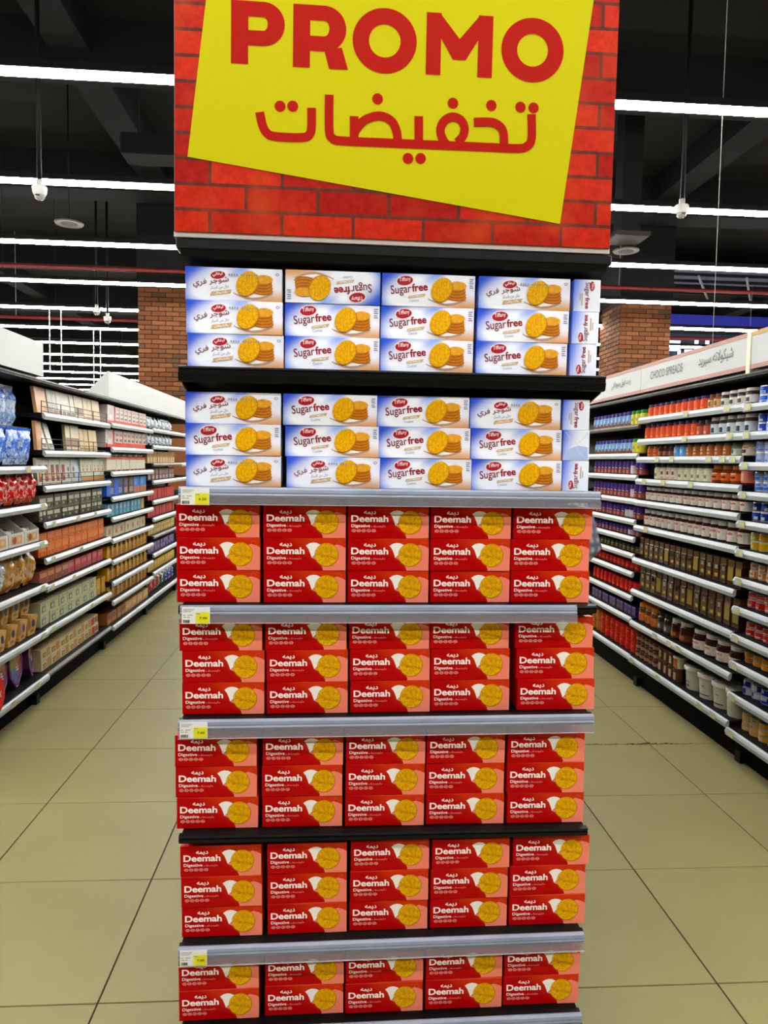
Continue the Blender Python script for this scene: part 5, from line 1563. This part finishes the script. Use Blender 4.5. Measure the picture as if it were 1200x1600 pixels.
lou = tag(link('air_diffuser', MB().box(3.45, 3.9, 8.95, 9.4, 4.40, 4.46, mat('diffuser_grey', (44, 43, 38), .6, vary=.1), .01).mesh('air_diffuser')), 'flat grey air diffuser panel right of the promo sign', 'vent')
link('drop_duct', MB().box(3.55, 3.8, 9.05, 9.3, 4.46, 6.0, BLACK).mesh('drop_duct'), lou)
# chains hanging from the far light lines
def chain(label, x, y, z0, z1):
    o = MB()
    z = z1
    k = 0
    m = mat('chain_white', (206, 206, 206), .4, vary=.05)
    while z > z0:
        h = .055
        d = (.011, .004) if k % 2 else (.004, .011)
        o.box(x-d[0], x+d[0], y-d[1], y+d[1], z-h, z, m, .003)
        z -= h*.86
        k += 1
    tag(link('hanging_chain', o.mesh('hanging_chain', (x, y, z0)), None, (x, y, z0)), label, 'chain', 'pale chains hanging from the ceiling lights')
chain('pale hanging chain farthest left, above the plain white header board', -4.872, 12.80, 3.02, 4.02)
chain('pale hanging chain second from left, above the left shelving', -4.68, 12.80, 3.00, 4.02)
chain('pale hanging chain third from left, above the left shelving', -4.79, 14.80, 2.96, 4.02)
chain('pale hanging chain fourth from left, nearest the brick pillar', -4.66, 14.80, 2.94, 4.02)
tag(link('hanging_wire', MB().tube((2.69, 5.05, 2.207), (2.66, 5.05, 6.0), .0022, mat('wire_pale', (170, 170, 160), .5), 6).mesh('hanging_wire')), 'thin pale wire hanging over the choco spreads sign', 'wire')
# blue fascia and lit channel letters of a shop far on the right
fas = tag(link('shop_fascia', None, None, (9.7, 18.4, 4.2)), 'dark blue shop fascia far behind the right shelving', 'fascia')
foff = (9.7, 18.4, 4.2)
link('fascia_panel', MB().box(8.2, 12.5, 18.35, 18.5, 5.18, 5.46, mat('fascia_blue', (44, 50, 150), .4, vary=.1)).mesh('fascia_panel', foff), fas)
link('shop_glazing', MB().box(8.2, 12.5, 18.45, 18.5, 3.0, 5.0, mat('shop_glass', (46, 52, 66), .15, vary=.1)).mesh('shop_glazing', foff), fas)
LIT = mat('lit_letters', (226, 234, 255), .4, emit=1.6)
lm = MB()
yy = 18.3
for (a, b, c, d) in [(8.47, 8.53, 4.10, 4.86), (8.53, 8.88, 4.72, 4.78), (8.6, 8.88, 4.52, 4.58), (8.84, 8.9, 4.30, 4.55), (8.55, 8.88, 4.28, 4.34), (9.02, 9.3, 4.50, 4.56), (9.28, 9.36, 4.45, 4.84), (9.57, 9.65, 4.55, 4.84)]:
    lm.box(a, b, yy, yy+.05, c, d, LIT)
link('lit_letters', lm.mesh('lit_letters', foff), fas)
lav = mat('lavender_soffit', (96, 92, 128), .8, vary=.1)
grid = tag(link('ceiling_grid', None, None, (8, 14.5, 5.0)), 'open lattice ceiling grid with lavender soffit far right', 'ceiling grid')
goff = (8, 14.5, 5.0)
link('soffit', MB().box(5.9, 11, 14.2, 16.5, 5.52, 5.6, lav).mesh('soffit', goff), grid)
for k in range(4):
    link('grid_bar', MB().box(6.4, 11, 14.3+k*.5, 14.34+k*.5, 5.36, 5.42, BLACK).mesh('grid_bar', goff), grid)
for k in range(3):
    link('grid_bar', MB().tube((7.2+k*1.0, 14.2, 5.33), (8.6+k*1.0, 16.4, 5.33), .025, mat('grid_grey', (120, 118, 122), .5), 6).mesh('grid_bar', goff), grid)

# ================================================================== SHOPPER BEHIND THE DISPLAY
def skin_mesh(name, joints, edges, material, sub=2, root=0):
    me = bpy.data.meshes.new(name)
    me.from_pydata([j[0] for j in joints], edges, [])
    o = bpy.data.objects.new(name, me)
    C.objects.link(o)
    sk = o.modifiers.new('skin', 'SKIN')
    sk.use_smooth_shade = True
    for v, j in zip(me.skin_vertices[0].data, joints):
        r = j[1] if isinstance(j[1], tuple) else (j[1], j[1])
        v.radius = r
    me.skin_vertices[0].data[root].use_root = True
    ss = o.modifiers.new('sub', 'SUBSURF')
    ss.levels = ss.render_levels = sub
    dg = bpy.context.evaluated_depsgraph_get()
    m2 = bpy.data.meshes.new_from_object(o.evaluated_get(dg))
    m2.materials.clear()
    m2.materials.append(material)
    m2.name = name
    bpy.data.objects.remove(o)
    return m2
def plaid():
    m = bpy.data.materials.new('grey_plaid_cloth')
    m.use_nodes = True
    nt = m.node_tree
    b = nt.nodes['Principled BSDF']
    b.inputs['Roughness'].default_value = .9
    tc = nt.nodes.new('ShaderNodeTexCoord')
    ws = []
    for d, s in (('X', 9), ('Z', 8)):
        wv = nt.nodes.new('ShaderNodeTexWave')
        wv.bands_direction = d
        wv.inputs['Scale'].default_value = s
        wv.inputs['Distortion'].default_value = 1.5
        nt.links.new(tc.outputs['Object'], wv.inputs['Vector'])
        ws.append(wv.outputs['Fac'])
    ad = nt.nodes.new('ShaderNodeMath')
    ad.operation = 'MULTIPLY'
    nt.links.new(ws[0], ad.inputs[0])
    nt.links.new(ws[1], ad.inputs[1])
    cr = nt.nodes.new('ShaderNodeValToRGB')
    cr.color_ramp.elements[0].color = lin((96, 98, 112))+(1,)
    cr.color_ramp.elements[1].color = lin((170, 172, 182))+(1,)
    nt.links.new(ad.outputs[0], cr.inputs[0])
    nt.links.new(cr.outputs[0], b.inputs['Base Color'])
    return m
# local frame: person faces -x, feet at origin
skin_m = mat('skin', (176, 126, 98), .55, vary=.05)
J = [((0, 0, .95), (.11, .13)), ((0, 0, 1.12), (.095, .115)), ((.01, 0, 1.32), (.10, .14)), ((.0, 0, 1.43), (.07, .10)), ((-.01, 0, 1.51), (.055, .055)), ((-.025, 0, 1.575), (.105, .085)), ((-.02, 0, 1.66), (.128, .108)), ((-.012, 0, 1.715), (.115, .098)),
     ((0, .10, .90), .09), ((-.01, .10, .50), .06), ((.02, .10, .09), .045), ((-.13, .11, .035), .04),
     ((0, -.10, .90), .09), ((-.01, -.10, .50), .06), ((.02, -.10, .09), .045), ((-.13, -.11, .035), .04),
     ((.0, .20, 1.38), .045), ((.15, .25, 1.16), .030), ((-.06, .20, 1.08), .036), ((-.14, .19, 1.09), .034),
     ((.05, -.20, 1.38), .045), ((.18, -.25, 1.16), .030), ((-.06, -.20, 1.10), .036), ((-.14, -.19, 1.12), .034)]
E_ = [(0, 1), (1, 2), (2, 3), (3, 4), (4, 5), (5, 6), (6, 7), (0, 8), (8, 9), (9, 10), (10, 11), (0, 12), (12, 13), (13, 14), (14, 15), (2, 16), (16, 17), (17, 18), (18, 19), (2, 20), (20, 21), (21, 22), (22, 23)]
body = skin_mesh('person', J, E_, skin_m)
person = tag(link('person', body, None, (.985, 3.4, 0.0)), 'shopper in a grey plaid shirt, elbow showing right of the red boxes', 'person')
def loft(mb, pts, m, seg=18, close=True):
    """tube through (centre, rx, ry) rings, each square to the path"""
    rings = []
    n = len(pts)
    for i in range(n):
        d = (Vector(pts[min(i+1, n-1)][0])-Vector(pts[max(i-1, 0)][0])).normalized()
        a = (Vector((1, 0, 0))-d*d.x).normalized()
        b2 = d.cross(a)
        c, ra, rb = Vector(pts[i][0]), pts[i][1], pts[i][2]
        rings.append([tuple(c+a*ra*math.cos(2*math.pi*k/seg)+b2*rb*math.sin(2*math.pi*k/seg)) for k in range(seg)])
    vs = [v for r in rings for v in r]
    fs = [(i*seg+k, i*seg+(k+1) % seg, (i+1)*seg+(k+1) % seg, (i+1)*seg+k) for i in range(n-1) for k in range(seg)]
    if close:
        fs += [tuple(reversed(range(seg))), tuple(range((n-1)*seg, n*seg))]
    return mb.add(vs, fs, m, True)
pm = plaid()
shirt = MB()
loft(shirt, [((0, 0, .86), .135, .185), ((0, 0, .95), .135, .182), ((.005, 0, 1.10), .128, .170), ((.01, 0, 1.25), .132, .185), ((.01, 0, 1.36), .128, .20), ((.005, 0, 1.42), .105, .175), ((0, 0, 1.46), .08, .11), ((-.005, 0, 1.49), .066, .068)], pm)
loft(shirt, [((.005, .15, 1.39), .075, .07), ((.03, .205, 1.37), .075, .07), ((.10, .235, 1.26), .068, .064), ((.165, .25, 1.16), .060, .062), ((.10, .24, 1.115), .052, .056), ((.0, .215, 1.09), .045, .048)], pm, 14)
loft(shirt, [((.03, -.15, 1.39), .075, .07), ((.07, -.205, 1.37), .078, .072), ((.125, -.235, 1.27), .066, .062), ((.165, -.25, 1.16), .056, .060), ((.12, -.24, 1.12), .054, .058), ((.01, -.215, 1.10), .046, .050)], pm, 14)
link('shirt', shirt.mesh('shirt', fix=True), person)
dn = mat('dark_denim', (44, 48, 62), .85, vary=.1)
tr = MB()
loft(tr, [((0, 0, .80), .125, .17), ((0, 0, .90), .128, .175), ((0, 0, 1.0), .118, .155)], dn)
for s_ in (-1, 1):
    loft(tr, [((0, .085*s_, .86), .11, .095), ((-.005, .095*s_, .70), .098, .088), ((-.012, .10*s_, .50), .076, .072), ((.0, .10*s_, .30), .070, .066), ((.015, .10*s_, .06), .062, .060)], dn)
link('trousers', tr.mesh('trousers', fix=True), person)
for s_ in (-1, 1):
    link('shoe', MB().lathe([(0, 0), (.048, 0), (.05, .03), (.04, .07), (0, .085)], 14, BLACK).mesh('shoe'), person, (-.05, .105*s_, .0), (0, 0, 0), (2.3, 1, 1))
link('hair', MB().lathe([(.076, -.09), (.088, -.03), (.094, .03), (.086, .065), (.06, .093), (.025, .107), (0, .108)], 18, mat('dark_hair', (28, 22, 20), .7, vary=.2)).mesh('hair'), person, (.014, 0, 1.70), (0, R(26), 0), (1.10, 1.0, 1))
fm = MB()
for s_ in (-1, 1):
    fm.lathe([(0, 0), (.012, .002), (.012, .008), (0, .010)], 10, mat('eye_white', (220, 216, 210), .3), 0, .03*s_, .02)
link('eye', fm.mesh('eye'), person, (-.0905, 0, 1.645), (0, R(-90), 0))
link('nose', MB().lathe([(0, 0), (.016, 0), (.012, .02), (.006, .045), (0, .05)], 8, skin_m).mesh('nose'), person, (-.099, 0, 1.612))
link('mouth', MB().box(-.004, .004, -.024, .024, -.004, .004, mat('lips', (150, 84, 76), .5), .002).mesh('mouth'), person, (-.090, 0, 1.585))
for s_ in (-1, 1):
    link('ear', MB().lathe([(0, -.03), (.014, -.02), (.017, .01), (.008, .03), (0, .032)], 8, skin_m).mesh('ear'), person, (.0, .086*s_, 1.645))
    for k in range(5):
        fj = [((0, 0, 0), .011), ((-.03, 0, .0), .0095), ((-.055, 0, -.012), .008), ((-.07, 0, -.03), .007)]
        o = link('finger', skin_mesh('finger', fj, [(0, 1), (1, 2), (2, 3)], skin_m, 1), person, (-.155, .19*s_+(k-2)*.017, 1.10+.012*(s_ < 0)), (0, 0, R(0 if k else 40*s_)), ((.75, 1, 1.05, 1, .8)[k],)*3)
